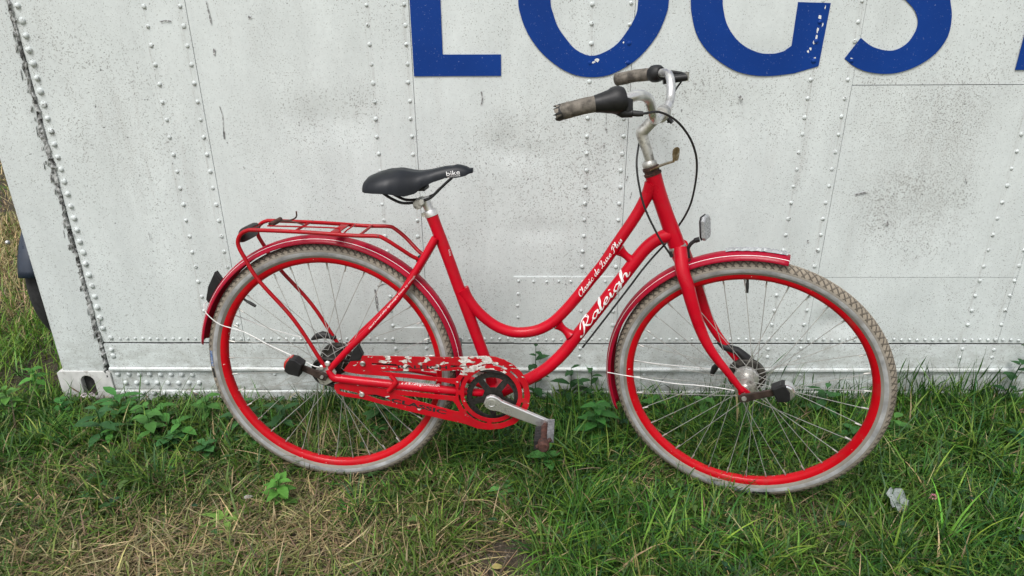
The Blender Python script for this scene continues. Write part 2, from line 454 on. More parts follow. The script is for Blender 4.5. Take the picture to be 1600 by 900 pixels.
field = t.mix(t.step(t.noise(p, 1.3, 6, 0.65), 0.35, 0.65), (0.10, 0.115, 0.035), (0.24, 0.20, 0.10))
base = t.mix(far, base, field)
t.bump(t.noise(p, 70, 8, 0.7), 0.8, 0.012)
t.set(Base_Color=base, Roughness=0.95)
me.materials.append(t.m)
g = put('ground', me); tag(g, 'bare brown soil and thatch showing between the grass', kind='structure')

# ------------------------------------------------------------------ the white container
ct = tag(empty('freight_container', (0, 0, 0)), 'white riveted freight container lettered LOGS in blue, behind the red bicycle', 'container')
TOP, LEN, DEP = 2.55, 6.2, 2.4
XL = -1.609                                                # left end
mb = MB(); mb.box((XL + 0.02, 0.012, 0.03), (LEN, DEP - 0.01, TOP - 0.02)); mb.build('body', 'gap', ct, False)
MB().box((XL, 0.05, 0.125), (XL + 0.018, DEP - 0.15, TOP)).build('end_wall', 'wall', ct, False)
MB().box((XL, 0.06, TOP - 0.018), (LEN, DEP, TOP)).build('roof', 'wall', ct, False)
MB().box((XL, DEP - 0.008, 0.03), (LEN, DEP, TOP - 0.02)).build('back_wall', 'wall', ct, False)

DENTS = [(-0.02, 0.885, 0.085, 0.05, 0.010), (0.02, 0.90, 0.05, 0.03, -0.006), (-0.60, 0.965, 0.10, 0.06, 0.007), (1.02, 0.30, 0.10, 0.05, 0.012), (1.05, 0.345, 0.08, 0.03, -0.006), (0.05, 0.62, 0.10, 0.03, 0.004),
         (-0.30, 0.56, 0.12, 0.10, 0.004), (0.62, 0.98, 0.16, 0.09, 0.005), (1.25, 0.66, 0.18, 0.10, 0.005), (-1.25, 0.75, 0.12, 0.3, 0.003), (0.72, 1.14, 0.10, 0.03, 0.004), (0.24, 1.115, 0.09, 0.02, 0.003)]
def panel(name, x0, x1, z0, z1, yf, step=0.02, thick=0.003, seed=1):
    xs = np.linspace(x0, x1, max(2, int((x1 - x0) / step))); zs = np.linspace(z0, z1, max(2, int((z1 - z0) / step)))
    PX, PZ = np.meshgrid(xs, zs)
    e = np.minimum.reduce([PX - x0, x1 - PX, PZ - z0, z1 - PZ]); e = np.clip(e / 0.05, 0, 1)
    d = 0.0008 * fsum(PX, PZ, 9, seed) * e
    for cx, cz, rx, rz, a in DENTS:
        d += a * np.exp(-((PX - cx) / rx) ** 2 - ((PZ - cz) / rz) ** 2) * e
    PY = yf + d
    n, m = len(xs), len(zs)
    front = np.c_[PX.ravel(), PY.ravel(), PZ.ravel()].tolist()
    k = [(j * n + i, j * n + i + 1, (j + 1) * n + i + 1, (j + 1) * n + i) for j in range(m - 1) for i in range(n - 1)]
    b = MB().add(front, k)
    loop = [i for i in range(n)] + [j * n + n - 1 for j in range(1, m)] + [(m - 1) * n + i for i in range(n - 2, -1, -1)] + [j * n for j in range(m - 2, 0, -1)]
    back = [(front[i][0], yf + thick + 0.012, front[i][2]) for i in loop]
    o = len(b.v); b.v += [tuple(q) for q in back]
    L = len(loop)
    b.f += [(loop[i], o + i, o + (i + 1) % L, loop[(i + 1) % L]) for i in range(L)]
    return b.build(name, 'wall', ct)
SEAMS = [-1.438, -0.9445, -0.317, 0.315, 0.9535, 1.592]
panels = []
for i in range(5):
    a, b = SEAMS[i] + (0.0011 if i == 1 else 0.0007), SEAMS[i + 1] - (0.0011 if i == 0 else 0.0007)
    if i == 4:                                              # the sheet right of the fourth seam is made of two, lapped
        panels.append(panel('side_panel', a, b, 0.2235, 0.4605, 0.0003, seed=22))
        panels.append(panel('side_panel', a, b, 0.4618, 1.0585, -0.0005, seed=20))
        panels.append(panel('side_panel', a, b, 1.0605, TOP - 0.02, 0.0010, seed=21))
    else:
        panels.append(panel('side_panel', a, b, 0.2235, TOP - 0.02, 0.0 if i % 2 else 0.0008, seed=10 + i))
x = SEAMS[-1]
while x < LEN - 0.3:
    panels.append(panel('side_panel', x + 0.0011, min(x + 0.637, LEN) - 0.0011, 0.2225, TOP - 0.02, 0.0005, 0.1, seed=int(x * 10)))
    x += 0.637
# a riveted repair sheet low in the middle
panel('repair_panel', -0.0285, 0.314, 0.2235, 0.4635, -0.0032, 0.02, 0.003, 40)
panel('hem_panel', -0.43, -0.318, 0.2235, 0.281, -0.0040, 0.02, 0.002, 42)
# skirt below the seam: upper plate, rub strip, lower plate, bottom flange
panel('skirt_panel', -1.432, LEN, 0.131, 0.2168, -0.0015, 0.04, 0.003, 50)
def strip(name, z0, z1, y0, y1, mat='wall', x0=-1.430):
    r = min(0.004, (z1 - z0) / 3)
    prof = [(y1, z0), (y0 + r, z0), (y0, z0 + r), (y0, z1 - r), (y0 + r, z1), (y1, z1)]
    vs, fs = [], []
    xs = np.linspace(x0, LEN, 80); rr = np.random.default_rng(int(abs(z0) * 1e4))
    for xx in xs:
        w = rr.normal(0, 0.0006)
        vs += [(xx, y + (w if y < 0.01 else 0), z + w) for y, z in prof]
    n = len(prof)
    for i in range(len(xs) - 1):
        fs += [(i * n + k, i * n + k + 1, (i + 1) * n + k + 1, (i + 1) * n + k) for k in range(n - 1)]
    fs += [tuple(range(n)), tuple((len(xs) - 1) * n + k for k in range(n))[::-1]]
    return MB().add(vs, fs).build(name, mat, ct)
strip('rub_strip', 0.1155, 0.1295, -0.012, 0.012)
panel('lower_skirt', -1.432, LEN, 0.0395, 0.1125, -0.0005, 0.04, 0.003, 51)
strip('bottom_flange', -0.012, 0.0365, -0.006, 0.02)
strip('seam_lip', 0.2178, 0.2226, 0.0022, 0.012, 'gap')

# corner post, casting with its oval hole, cracked sealant
def post_bm():
    b = MB(); zs = np.linspace(0.112, TOP, 60); rr = np.random.default_rng(5)
    vs, fs = [], []
    for z in zs:
        j = rr.normal(0, 0.0006)
        vs += [(XL, 0.20, z), (XL, 0.012, z), (XL + 0.012, -0.002 + j, z), (-1.458, -0.003 + j, z), (-1.447, 0.001, z), (-1.447, 0.02, z)]
    for i in range(len(zs) - 1):
        fs += [(i * 6 + k, i * 6 + k + 1, (i + 1) * 6 + k + 1, (i + 1) * 6 + k) for k in range(5)]
    fs += [tuple(range(6)), tuple((len(zs) - 1) * 6 + k for k in range(6))[::-1]]
    return b.add(vs, fs)
post_bm().build('corner_post', 'wall', ct)
out = [(-1.618, -0.012), (-1.434, -0.012), (-1.436, 0.104), (-1.442, 0.1105), (-1.61, 0.1115), (-1.618, 0.105)]
hole = [(-1.519 + 0.026 * math.cos(a), (0.071 if math.sin(a) > 0 else 0.027) + 0.026 * math.sin(a)) for a in np.linspace(0, 2 * PI, 28, endpoint=False)]
put('corner_casting', wall_plate([out, hole], 0.004, 0.022, 'casting', 0.002), ct, 'scuffed cast corner fitting with an oval hole at the foot of the post')
MB().box((XL - 0.006, 0.0155, -0.012), (-1.438, 0.19, 0.11)).build('casting_core', 'casting_inside', ct, False)  # shallow core, coloured dark for the hole's inner shade
b = MB(); rr = np.random.default_rng(9)
zs = np.arange(0.045, TOP, 0.007); vs, fs = [], []
wob = np.cumsum(rr.normal(0, 0.0012, len(zs))); wob -= np.convolve(wob, np.ones(25) / 25, 'same')
for i, z in enumerate(zs):
    wd = 0.0035 + 0.0035 * abs(math.sin(z * 5.3)) ** 3 + abs(rr.normal(0, 0.0020)); x = -1.4435 + wob[i] * 1.5
    vs += [(x - wd, 0.004, z), (x - wd * 0.6, -0.005 - abs(rr.normal(0, 0.002)), z + rr.normal(0, 0.002)), (x, -0.003 - abs(rr.normal(0, 0.0035)), z), (x + wd * 0.7, -0.004, z + rr.normal(0, 0.002)), (x + wd, 0.004, z)]
for i in range(len(zs) - 1):
    fs += [(i * 5 + k, i * 5 + k + 1, (i + 1) * 5 + k + 1, (i + 1) * 5 + k) for k in range(4)]
b.add(vs, fs).build('sealant_joint', 'sealant', ct, False, 'cracked dark sealant along the corner post')
b = MB()
for i in range(46):                                         # curled flakes of paint beside the joint
    z = rr.uniform(0.2, 1.5); x = -1.4435 + rr.normal(-0.006, 0.007); l, wd = rr.uniform(0.006, 0.02), rr.uniform(0.002, 0.006)
    b.add([(x - wd, -0.0035, z - l), (x + wd * 0.4, -0.0045 - rr.uniform(0.001, 0.005), z - l * 0.3), (x + wd, -0.004, z + l), (x - wd * 0.5, -0.0037, z + l * 0.4)], [(0, 1, 2, 3)])
pf = b.build('paint_flakes', 'sealant', ct, False); pf['kind'] = 'stuff'

# rivets
def rivet_mesh(r, h, nm):
    prof = [(r * 1.02, 0.001), (r * 0.98, -h * 0.25), (r * 0.78, -h * 0.68), (r * 0.45, -h * 0.93), (0.0, -h)]
    return MB().lathe(prof, 12).mesh(nm, 'rivet')
RV = {'s': rivet_mesh(0.0048, 0.0036, 'rivet_small'), 'm': rivet_mesh(0.0062, 0.0042, 'rivet_medium'), 'l': rivet_mesh(0.0092, 0.0070, 'rivet_large')}
RVB = MB().lathe([(0.0067, 0.001), (0.006, -0.0016), (0.0035, -0.003), (0, -0.0034)], 10).mesh('rivet_covered', 'blue')
rivets = []
def rivet(x, z, k, y=0.0): rivets.append((x + random.gauss(0, 0.0008), z + random.gauss(0, 0.0008), k, y))
for k in range(28):                                         # beside the corner post
    rivet(-1.419 + 0.0003 * (28 - k) * -0.2, 0.2765 + 0.0388 * k, 'l')
rivet(-1.404, 0.240, 'l'); rivet(-1.409, 0.197, 'l', -0.0015); rivet(-1.410, 0.172, 'l', -0.0015)
inside_blue = lambda x, z: any(pip(x, z, lp[0]) and not any(pip(x, z, h) for h in lp[1:]) for lp in LETTERS.values())
def pip(x, z, lp):
    c = False
    for (x1, z1), (x2, z2) in zip(lp, lp[1:] + lp[:1]):
        if (z1 > z) != (z2 > z) and x < (x2 - x1) * (z - z1) / (z2 - z1) + x1: c = not c
    return c
for cx in (-1.063, -0.960, -0.4355, -0.331, 0.195, 0.302, 0.831, 0.939, 1.477, 1.5865):
    for k in range(20):
        z = 0.290 + 0.0522 * k + (0.002 if cx > 0.5 else 0)
        if z > 1.34: break
        y = 0.0
        if 0.18 < cx < 0.31 and z < 0.46: y = -0.0035
        rivet(cx, z, 'm', y)
x = -1.371
while x < 1.75:                                             # along the seam above the skirt
    big = min(abs(x - c) for c in (-0.4355, -0.331, 0.195, 0.302, 0.831, 0.939, 1.477, 1.5865)) < 0.013
    y = -0.0035 if (-0.028 < x < 0.314) else (-0.0025 if x > 0.955 else 0.0)
    rivet(x, 0.237, 'm' if big else 's', y); x += 0.0259
for cx in (-0.432, -0.326, 0.196, 0.302, 0.832, 0.939, 1.480, 1.587):
    for z in (0.202, 0.170): rivet(cx, z, 'm', -0.0015)
for x in (-0.012, 0.037, 0.080, 0.119, 0.158, 0.232, 0.270): rivet(x, 0.4485, 's', -0.0035)
for z in (0.405, 0.361, 0.320, 0.280): rivet(-0.0145, z, 's', -0.0035)
for j, z in enumerate((0.0985, 0.064, 0.026)):
    for k in range(8): rivet(-1.408 + 0.0185 * (j == 1) + 0.037 * k, z, 'l', -0.0005 if j < 2 else -0.006)
for x in (-0.86, -0.33, 0.36, 0.42, 0.955): rivet(x, 0.10, 'm', -0.0005)

# lettering laid on the side: LOGS and the stem of a fifth letter
LETTERS = {}
LETTERS['L'] = [[(-0.3135, 1.0905), (-0.0610, 1.0905), (-0.0605, 1.1495), (-0.2275, 1.1500), (-0.2275, 1.59), (-0.3135, 1.59)]]
def mirror(lp, zc): return lp
o_out = [(-0.0114, 1.2923), (-0.0061, 1.2593), (0.0074, 1.2215), (0.0302, 1.1832), (0.0624, 1.1468), (0.1089, 1.1116), (0.1555, 1.0911), (0.2019, 1.0855), (0.2478, 1.0906), (0.2928, 1.1107), (0.3366, 1.142), (0.3798, 1.1967), (0.4022, 1.2536), (0.4064, 1.2898)]
o_in = [(0.0784, 1.2918), (0.0861, 1.2587), (0.1011, 1.2219), (0.1254, 1.1895), (0.1534, 1.161), (0.195, 1.1444), (0.2356, 1.1546), (0.2708, 1.1776), (0.2993, 1.2157), (0.3184, 1.2541), (0.3214, 1.2903)]
ZC = 1.3400                                                # letters are about twice as tall as what shows below this height
o_out = o_out + [(x, 2 * ZC - z) for x, z in o_out[::-1]][0:]
o_in = o_in + [(x, 2 * ZC - z) for x, z in o_in[::-1]][0:]
def open2(lp, n=5): return [(q[0], q[1]) for q in spl([(a, b, 0) for a, b in lp], n)]
def smooth2(lp, n=4): return [(q[0], q[1]) for q in spl([(a, b, 0) for a, b in lp], n, True)]
LETTERS['O'] = [smooth2(o_out, 3), smooth2(o_in, 3)]
g_low = [(0.4665, 1.2894), (0.473, 1.2524), (0.491, 1.2018), (0.5223, 1.16), (0.564, 1.1269), (0.6146, 1.1004), (0.6646, 1.0887), (0.7199, 1.0867), (0.7802, 1.0935), (0.8476, 1.1128)]
g_bar = [(0.8476, 1.1128), (0.8535, 1.2798), (0.7631, 1.2828), (0.7626, 1.1686)]
g_in = [(0.7438, 1.1544), (0.7176, 1.148), (0.6775, 1.1496), (0.6337, 1.1663), (0.5999, 1.1921), (0.5723, 1.2293), (0.5579, 1.2709), (0.5548, 1.2889)]
g_low, g_in = open2(g_low[:-1]) + g_low[-1:], open2(g_in)
gu = [(x, 2 * ZC - z) for x, z in g_low[::-1]]
LETTERS['G'] = [g_low[:-1] + g_bar + g_in + [(x, 2 * ZC - z) for x, z in g_in[::-1]] + [(0.80, 1.455), (0.852, 1.520)] + gu[4:]]
s_low = [(0.9177, 1.1333), (0.9484, 1.1123), (0.9857, 1.0978), (1.0345, 1.0909), (1.082, 1.0952), (1.1323, 1.1147), (1.1725, 1.1471), (1.1954, 1.1923), (1.194, 1.2425), (1.1796, 1.2852)]
s_in = [(1.058, 1.2859), (1.0862, 1.2612), (1.1025, 1.233), (1.1022, 1.2049), (1.0855, 1.1732), (1.0556, 1.1556), (1.0212, 1.1563), (0.9857, 1.1674), (0.9533, 1.1885)]
s_low, s_in = open2(s_low), open2(s_in)
s_ext = [(1.176, 1.335), (1.130, 1.372), (1.075, 1.392)]
turn = lambda lp: [(2 * 1.055 - x, 2 * 1.345 - z) for x, z in lp]
LETTERS['S'] = [s_low + s_ext + turn(s_in) + turn(s_low) + turn(s_ext) + s_in]
LETTERS['I'] = [[(1.4075, 1.1000), (1.494, 1.1000), (1.494, 1.59), (1.4075, 1.59)]]
for k, lp in LETTERS.items():
    put('letter', wall_plate(lp, -0.0019, 0.0012, 'blue'), ct, 'blue letter %s on the container side' % k)
b = MB()
def flake(x, z, rx, rz, n=9):
    r = [random.uniform(0.5, 1.1) for _ in range(n)]
    b.add([(x + rx * r[i] * math.cos(2 * PI * i / n), -0.0030, z + rz * r[i] * math.sin(2 * PI * i / n)) for i in range(n)], [tuple(range(n))])
for q, rx, rz in zip([(0.2039, 1.1269), (0.2147, 1.1321), (0.2992, 1.1265), (0.287, 1.1801), (0.8284, 1.2429), (0.8286, 1.2095), (0.8281, 1.1909), (0.8232, 1.1773), (0.8169, 1.1602), (0.8108, 1.1534), (0.8398, 1.2692), (0.8403, 1.2245), (0.8336, 1.136), (0.9372, 1.1338)],
                     (0.006, 0.008, 0.005, 0.003, 0.006, 0.0035, 0.004, 0.004, 0.005, 0.004, 0.002, 0.002, 0.003, 0.004), (0.004, 0.006, 0.003, 0.003, 0.006, 0.008, 0.01, 0.006, 0.005, 0.004, 0.006, 0.008, 0.003, 0.002)):
    flake(q[0], q[1], rx, rz)
pp = b.build('peeled_spots', 'peel', ct, False); pp['kind'] = 'stuff'
rest = MB()
for i, (x, z, k, y) in enumerate(rivets):
    me = RV[k]
    yy = y
    if inside_blue(x, z): me, yy = RVB, -0.0024
    if i < 296 or me is RVB:
        o = put('rivet', me, ct); o.location = (x, yy, z); o.rotation_euler = (0, random.uniform(0, 6), 0); k_ = random.uniform(0.88, 1.1); o.scale = (k_, random.uniform(0.6, 1.15), k_)
    else:
        rest.add([(v.co.x + x, v.co.y + yy, v.co.z + z) for v in me.vertices], [tuple(pl.vertices) for pl in me.polygons])
if rest.v:
    ro = rest.build('rivet_rest', 'rivet', ct); ro['kind'] = 'stuff'
# scuff marks and scratches of their own shape
b = MB()
def scuff(pts, wd):
    for (x1, z1), (x2, z2) in zip(pts, pts[1:]):
        n = Vector((-(z2 - z1), x2 - x1)); n = n.normalized() * wd * random.uniform(0.6, 1.2) if n.length > 0 else n
        b.add([(x1 - n.x, -0.0022, z1 - n.y), (x1 + n.x, -0.0022, z1 + n.y), (x2 + n.x * 0.7, -0.0022, z2 + n.y * 0.7), (x2 - n.x * 0.7, -0.0022, z2 - n.y * 0.7)], [(0, 1, 2, 3)])
for pts, wd in (([(-0.8839, 1.2959), (-0.8823, 1.2743), (-0.8805, 1.2542), (-0.8802, 1.2357)], 0.0022), ([(-0.8828, 1.1689), (-0.8859, 1.1515)], 0.004), ([(-1.025, 1.2416), (-1.0097, 1.2449), (-0.9919, 1.2431)], 0.0025), ([(-0.4835, 0.4195), (-0.4815, 0.3919), (-0.4821, 0.3595)], 0.004), ([(-0.4821, 0.3595), (-0.4796, 0.3385)], 0.005),
                ([(-0.4741, 0.4308), (-0.4588, 0.4377), (-0.4439, 0.4399)], 0.002), ([(-0.1195, 1.0466), (-0.1162, 1.0284), (-0.1203, 1.0102)], 0.002), ([(0.2473, 0.9847), (0.2489, 0.9513)], 0.0016), ([(0.2474, 0.9419), (0.2516, 0.9344)], 0.003), ([(0.2457, 0.8964), (0.2444, 0.885)], 0.0035), ([(-0.8956, 1.0096), (-0.8908, 0.9818), (-0.8979, 0.9175)], 0.0015),
                ([(-0.895, 0.9347), (-0.897, 0.9118)], 0.003), ([(1.1364, 0.6469), (1.1425, 0.6364)], 0.004), ([(1.0227, 0.7352), (1.0395, 0.7392), (1.0602, 0.7432)], 0.0025), ([(1.3464, 0.7883), (1.3533, 0.7685)], 0.002), ([(0.9017, 0.5883), (0.9051, 0.5797)], 0.004), ([(-0.4538, 0.1695), (-0.4478, 0.162)], 0.002),
                ([(-1.1911, 0.6189), (-1.1893, 0.5888)], 0.0012), ([(0.3226, 0.795), (0.3177, 0.7791)], 0.002), ([(0.3374, 0.7449), (0.3328, 0.7246)], 0.0016), ([(-0.7717, 1.2536), (-0.7631, 1.2502)], 0.0025), ([(-0.8521, 0.8279), (-0.8511, 0.822)], 0.0035), ([(0.6323, 1.0307), (0.6429, 1.0198)], 0.004)):
    scuff(pts, wd)
M['scuff'] = simple('dark_scuff', (0.20, 0.20, 0.20), 0.7, var=0.2, scale=160, dirt=(0.55, 0.56, 0.55), dirt_at=(0.50, 0.56), dirt_scale=150)
sm = b.build('scuff_marks', 'scuff', ct, False); sm['kind'] = 'stuff'

# ------------------------------------------------------------------ the red bicycle
bike = empty('bicycle')
bike.matrix_world = Matrix(((0.997348, 0.072526, 0.006083, -0.537272), (-0.072781, 0.993859, 0.083356, -0.412064), (0.000000, -0.083578, 0.996501, 0.000000), (0.000000, 0.000000, 0.000000, 1.000000)))
tag(bike, 'red step-through city bicycle leaning against the white container', 'bicycle')
PA, ST = Vector((1.08254, 0.0, 0.33236)), -0.28722
AX = Vector((-math.cos(math.radians(69)), 0, math.sin(math.radians(69))))
STEER = Matrix.Translation(PA) @ Matrix.Rotation(ST, 4, AX) @ Matrix.Translation(-PA)
RC, FC = (0.0, 0.352), (1.13388, 0.35207)

def bpart(name, mb, mat, parent=None, steer=False, label=None, smooth=True):
    return mb.build(name, mat, parent or bike, smooth, label, STEER if (steer and parent is None) else None)

# frame tubes
def flare(n, r, a=1.0, b=1.0, k=3):
    R = [r] * n
    for i in range(k):
        R[i] = r * (1 + (a - 1) * (1 - i / k) ** 2); R[-1 - i] = r * (1 + (b - 1) * (1 - i / k) ** 2)
    return R
seat_c = path([(0.2993, 0.7872), (0.3379, 0.6772), (0.3659, 0.5916), (0.404, 0.4781), (0.443, 0.3606), (0.4566, 0.2891)], 0, 8)
seat_tube = bpart('seat_tube', MB().tube(seat_c, flare(len(seat_c), 0.0155, 1.08, 1.15), 20), 'red')
top_uv = [(0.855, 0.8751), (0.8431, 0.8414), (0.8174, 0.7891), (0.777, 0.7219), (0.7436, 0.6651), (0.7119, 0.621), (0.6833, 0.5797), (0.6526, 0.5395), (0.6212, 0.505), (0.5942, 0.4857), (0.5686, 0.4747), (0.5385, 0.469), (0.5082, 0.4698), (0.4736, 0.4806), (0.4434, 0.4998), (0.4135, 0.5281), (0.3898, 0.56), (0.3749, 0.5865)]
top_c = path(top_uv, 0, 5)
top_tube = bpart('top_tube', MB().tube(top_c, flare(len(top_c), 0.0145, 1.35, 1.3, 9), 20), 'red')
down_uv = [(0.9077, 0.7482), (0.8768, 0.7343), (0.8495, 0.7102), (0.8211, 0.6706), (0.7903, 0.6236), (0.76, 0.5785), (0.7302, 0.5339), (0.703, 0.4941), (0.6802, 0.4612), (0.6539, 0.4221), (0.6253, 0.388), (0.5962, 0.3602), (0.5526, 0.3304), (0.5084, 0.3071), (0.4655, 0.2856)]
down_c = path(down_uv, 0, 5)
down_tube = bpart('down_tube', MB().tube(down_c, flare(len(down_c), 0.0165, 1.25, 1.2, 6), 20), 'red')
hd = [(0.856, 0.8972), (0.8665, 0.8673), (0.8798, 0.8324), (0.8968, 0.7907), (0.912, 0.7549), (0.9285, 0.7155)]
hc = path(hd, 0, 4)
bpart('head_tube', MB().tube(hc, lerp_list([0.0205, 0.0195, 0.0192, 0.0195, 0.0205, 0.0212], len(hc)), 24), 'red')
bp = [(0.7837, 0.7036), (0.8209, 0.674), (0.6316, 0.4953), (0.6647, 0.4671)]
for q in (bp[:2], bp[2:]):
    pc = path(q, 0, 8); bpart('frame_bridge', MB().tube(pc, flare(len(pc), 0.0095, 1.7, 1.7, 4), 14), 'red')
pl = MB().lathe([(0.019, -0.036), (0.0215, -0.034), (0.0215, 0.034), (0.019, 0.036)], 24, b3((0.461, 0.297), 0)); bpart('bottom_bracket', pl, 'red')
BBC = (0.461, 0.297)
sw = [(0.3105, 0.7287)] + [(0.2687, 0.6578)] + [(0.2087, 0.568)] + [(0.1291, 0.483)] + [(0.0746, 0.4296)] + [(0.0189, 0.3696)]
stay_tubes = []
for s in (1, -1):
    pc = path(sw, [s * w for w in (0.014, 0.030, 0.046, 0.056, 0.061, 0.062)], 5)
    stay_tubes.append(bpart('seat_stay', MB().tube(pc, lerp_list([0.0105, 0.0098, 0.0095, 0.0092, 0.009, 0.0085], len(pc)), 14), 'red'))
cs = [(0.0133, 0.3675)] + [(0.0258, 0.3451)] + [(0.0589, 0.3394)] + [(0.1783, 0.3287)] + [(0.2767, 0.3176)] + [(0.3632, 0.3079)] + [(0.4318, 0.2952)]
chain_stays = []
for s in (1, -1):
    pc = path(cs, [s * w for w in (0.062, 0.062, 0.061, 0.058, 0.05, 0.042, 0.022)], 5)
    chain_stays.append(bpart('chain_stay', MB().tube(pc, lerp_list([0.0085, 0.0115, 0.0120, 0.0125, 0.0120, 0.0115, 0.011], len(pc)), 14), 'red'))
    dp = [(-0.017, 0.337), (-0.012, 0.325), (0.004, 0.322), (0.03, 0.338), (0.034, 0.36), (0.02, 0.384), (0.002, 0.386), (-0.014, 0.372), (-0.026, 0.362)]
    put('dropout', plate([dp], s * 0.062, 0.006, 'dull_steel', 0.001), bike)
for s in (1, -1):
    ax = MB().tube([b3(RC, s * 0.055), b3(RC, s * 0.083)], 0.0045, 10).tube([b3(RC, s * 0.066), b3(RC, s * 0.074)], 0.0095, 6)
    bpart('axle_nut', ax, 'dull_steel')
    for q in [(0.0142, 0.3863), (-0.0028, 0.3743)]:
        bpart('mudguard_bolt', MB().lathe([(0.0075, -s * 0.064), (0.0075, -s * 0.069), (0.005, -s * 0.0715), (0, -s * 0.0715)], 12, (q[0], 0, q[1])), 'steel')

# headset, stem, fork
top = Vector(b3(hd[0], 0)); hdir = (Vector(b3(hd[0], 0)) - Vector(b3(hd[-1], 0))).normalized()
bpart('headset_cup', MB().tube([top + hdir * 0.000, top + hdir * 0.005, top + hdir * 0.006, top + hdir * 0.013, top + hdir * 0.014, top + hdir * 0.02], [0.0215, 0.0225, 0.019, 0.019, 0.021, 0.0205], 22), 'rust')
bpart('headset_nut', MB().tube([top + hdir * 0.0215, top + hdir * 0.024, top + hdir * 0.028, top + hdir * 0.034, top + hdir * 0.037], [0.0175, 0.0185, 0.0185, 0.0165, 0.013], 20), 'dull_steel', steer=True)
bot = Vector(b3(hd[-1], 0))
bpart('lower_headset_cup', MB().tube([bot + hdir * 0.005, bot, bot - hdir * 0.004, bot - hdir * 0.010], [0.0212, 0.0225, 0.0225, 0.0185], 22), 'dull_steel')
stem_uv = [(0.8566, 0.8983), (0.8488, 0.9233), (0.8357, 0.9603), (0.8239, 0.9907), (0.8241, 1.0008), (0.8328, 1.0111), (0.8471, 1.0276), (0.8599, 1.0409), (0.8669, 1.0479)]
sp = spl([b3(q, 0) for q in stem_uv], 4)
bpart('handlebar_stem', MB().tube(sp, lerp_list([0.0118, 0.0118, 0.0122, 0.0140, 0.0150, 0.0142, 0.0140, 0.0150, 0.016], len(sp)), 18)
      .lathe([(0.0, -0.023), (0.0165, -0.023), (0.0185, -0.020), (0.0185, 0.020), (0.0165, 0.023), (0.0, 0.023)], 20, (0.868, 0, 1.045)), 'dull_steel', steer=True)
bpart('stem_bolt', MB().tube([(0.879, 0.005, 1.036), (0.893, 0.005, 1.024)], 0.0055, 6).tube([(0.884, 0.005, 1.031), (0.888, 0.005, 1.028)], 0.008, 10), 'black', steer=True)
half = [(0.868, 0.0, 1.045), (0.868, 0.06, 1.045), (0.867, 0.105, 1.050), (0.867, 0.132, 1.062), (0.865, 0.146, 1.083), (0.860, 0.162, 1.102), (0.852, 0.182, 1.1115), (0.845, 0.200, 1.1145), (0.836, 0.216, 1.1135), (0.820, 0.230, 1.1105), (0.795, 0.242, 1.106), (0.75, 0.258, 1.0995), (0.712, 0.270, 1.090)]
full = [(u, w, v) for u, w, v in half[::-1]] + [(u, -w, v) for u, w, v in half[1:]]
bc = spl([(u, y, v) for u, y, v in full], 6)
bpart('handlebar', MB().tube(bc, 0.0111, 16), 'steel', steer=True)
def along(side, a, b, n=6):       # points on the bar between parameters measured along u
    us = np.linspace(a, b, n); hu = np.array([h[0] for h in half[8:-1]] + [0.690])[::-1]
    return [(float(x), side * float(np.interp(x, hu, np.array([h[1] for h in half[8:-1]] + [0.2755])[::-1])), float(np.interp(x, hu, np.array([h[2] for h in half[8:-1]] + [1.084])[::-1]))) for x in us]
for s in (-1, 1):                 # -1 is the camera side
    pts = along(s, 0.697, 0.769 if s < 0 else 0.795, 8)
    n = len(pts)
    g_ = MB().tube(pts, [0.0165, 0.0172, 0.0168, 0.0166, 0.0166, 0.0167, 0.0168, 0.0168], 20, cap=(s > 0))
    if s < 0:
        rr = random.Random(4)     # the near grip is torn open at its end
        e0, e1 = Vector(pts[0]), Vector(pts[1]); d = (e0 - e1).normalized()
        sd_ = d.cross(Vector((0, 0, 1))).normalized(); up = sd_.cross(d)
        vs, fs = [], []
        for k in range(20):
            a = 2 * PI * k / 20
            for rad, lo in ((0.0166, -0.002), (0.0166, rr.uniform(0.002, 0.012)), (0.0125, rr.uniform(0.0, 0.006)), (0.0120, -0.02)):
                vs.append(e0 + d * lo + rad * (math.cos(a) * sd_ + math.sin(a) * up))
        for k in range(20):
            k2 = (k + 1) % 20
            fs += [(k * 4 + i, k2 * 4 + i, k2 * 4 + i + 1, k * 4 + i + 1) for i in range(3)]
        g_.add(vs, fs)
        vs, fs = [], []
        for k in range(24):
            a = 2 * PI * k / 24; dd = math.cos(a) * sd_ + math.sin(a) * up
            vs += [e0 - d * rr.uniform(0.001, 0.006) + dd * 0.0172, e0 + d * rr.uniform(0.001, 0.016) + dd * rr.uniform(0.0150, 0.0175), e0 + d * 0.0 + dd * 0.012]
        for k in range(24):
            k2 = (k + 1) % 24; fs += [(k * 3, k2 * 3, k2 * 3 + 1, k * 3 + 1), (k * 3 + 1, k2 * 3 + 1, k2 * 3 + 2, k * 3 + 2)]
        bpart('torn_dark_rim', MB().add(vs, fs), 'black_rubber', steer=True, smooth=False)  # ragged torn rim, black to stand in for the dark opening
        bpart('grip_dark_disc', MB().tube([e0 - d * 0.004, e0 - d * 0.001], 0.0122, 14), 'painted_hollow', steer=True)  # dark disc painted in place of the shade inside the grip
    bpart('grip', g_, 'grip', steer=True, label='worn grey grip torn open at its end' if s < 0 else 'worn brown grip nearest the container')
pts = along(-1, 0.766, 0.822, 9)
bpart('gear_shifter', MB().tube(pts, [0.0178, 0.0190, 0.0205, 0.0225, 0.024, 0.0275, 0.0285, 0.028, 0.024], 22)
      .tube([(0.812, -0.236, 1.090), (0.822, -0.236, 1.083), (0.842, -0.234, 1.083)], [0.012, 0.0105, 0.0085], 12)
      .tube([(0.812, -0.236, 1.105), (0.830, -0.230, 1.100), (0.833, -0.235, 1.085)], [0.018, 0.015, 0.010], 12), 'black', steer=True)
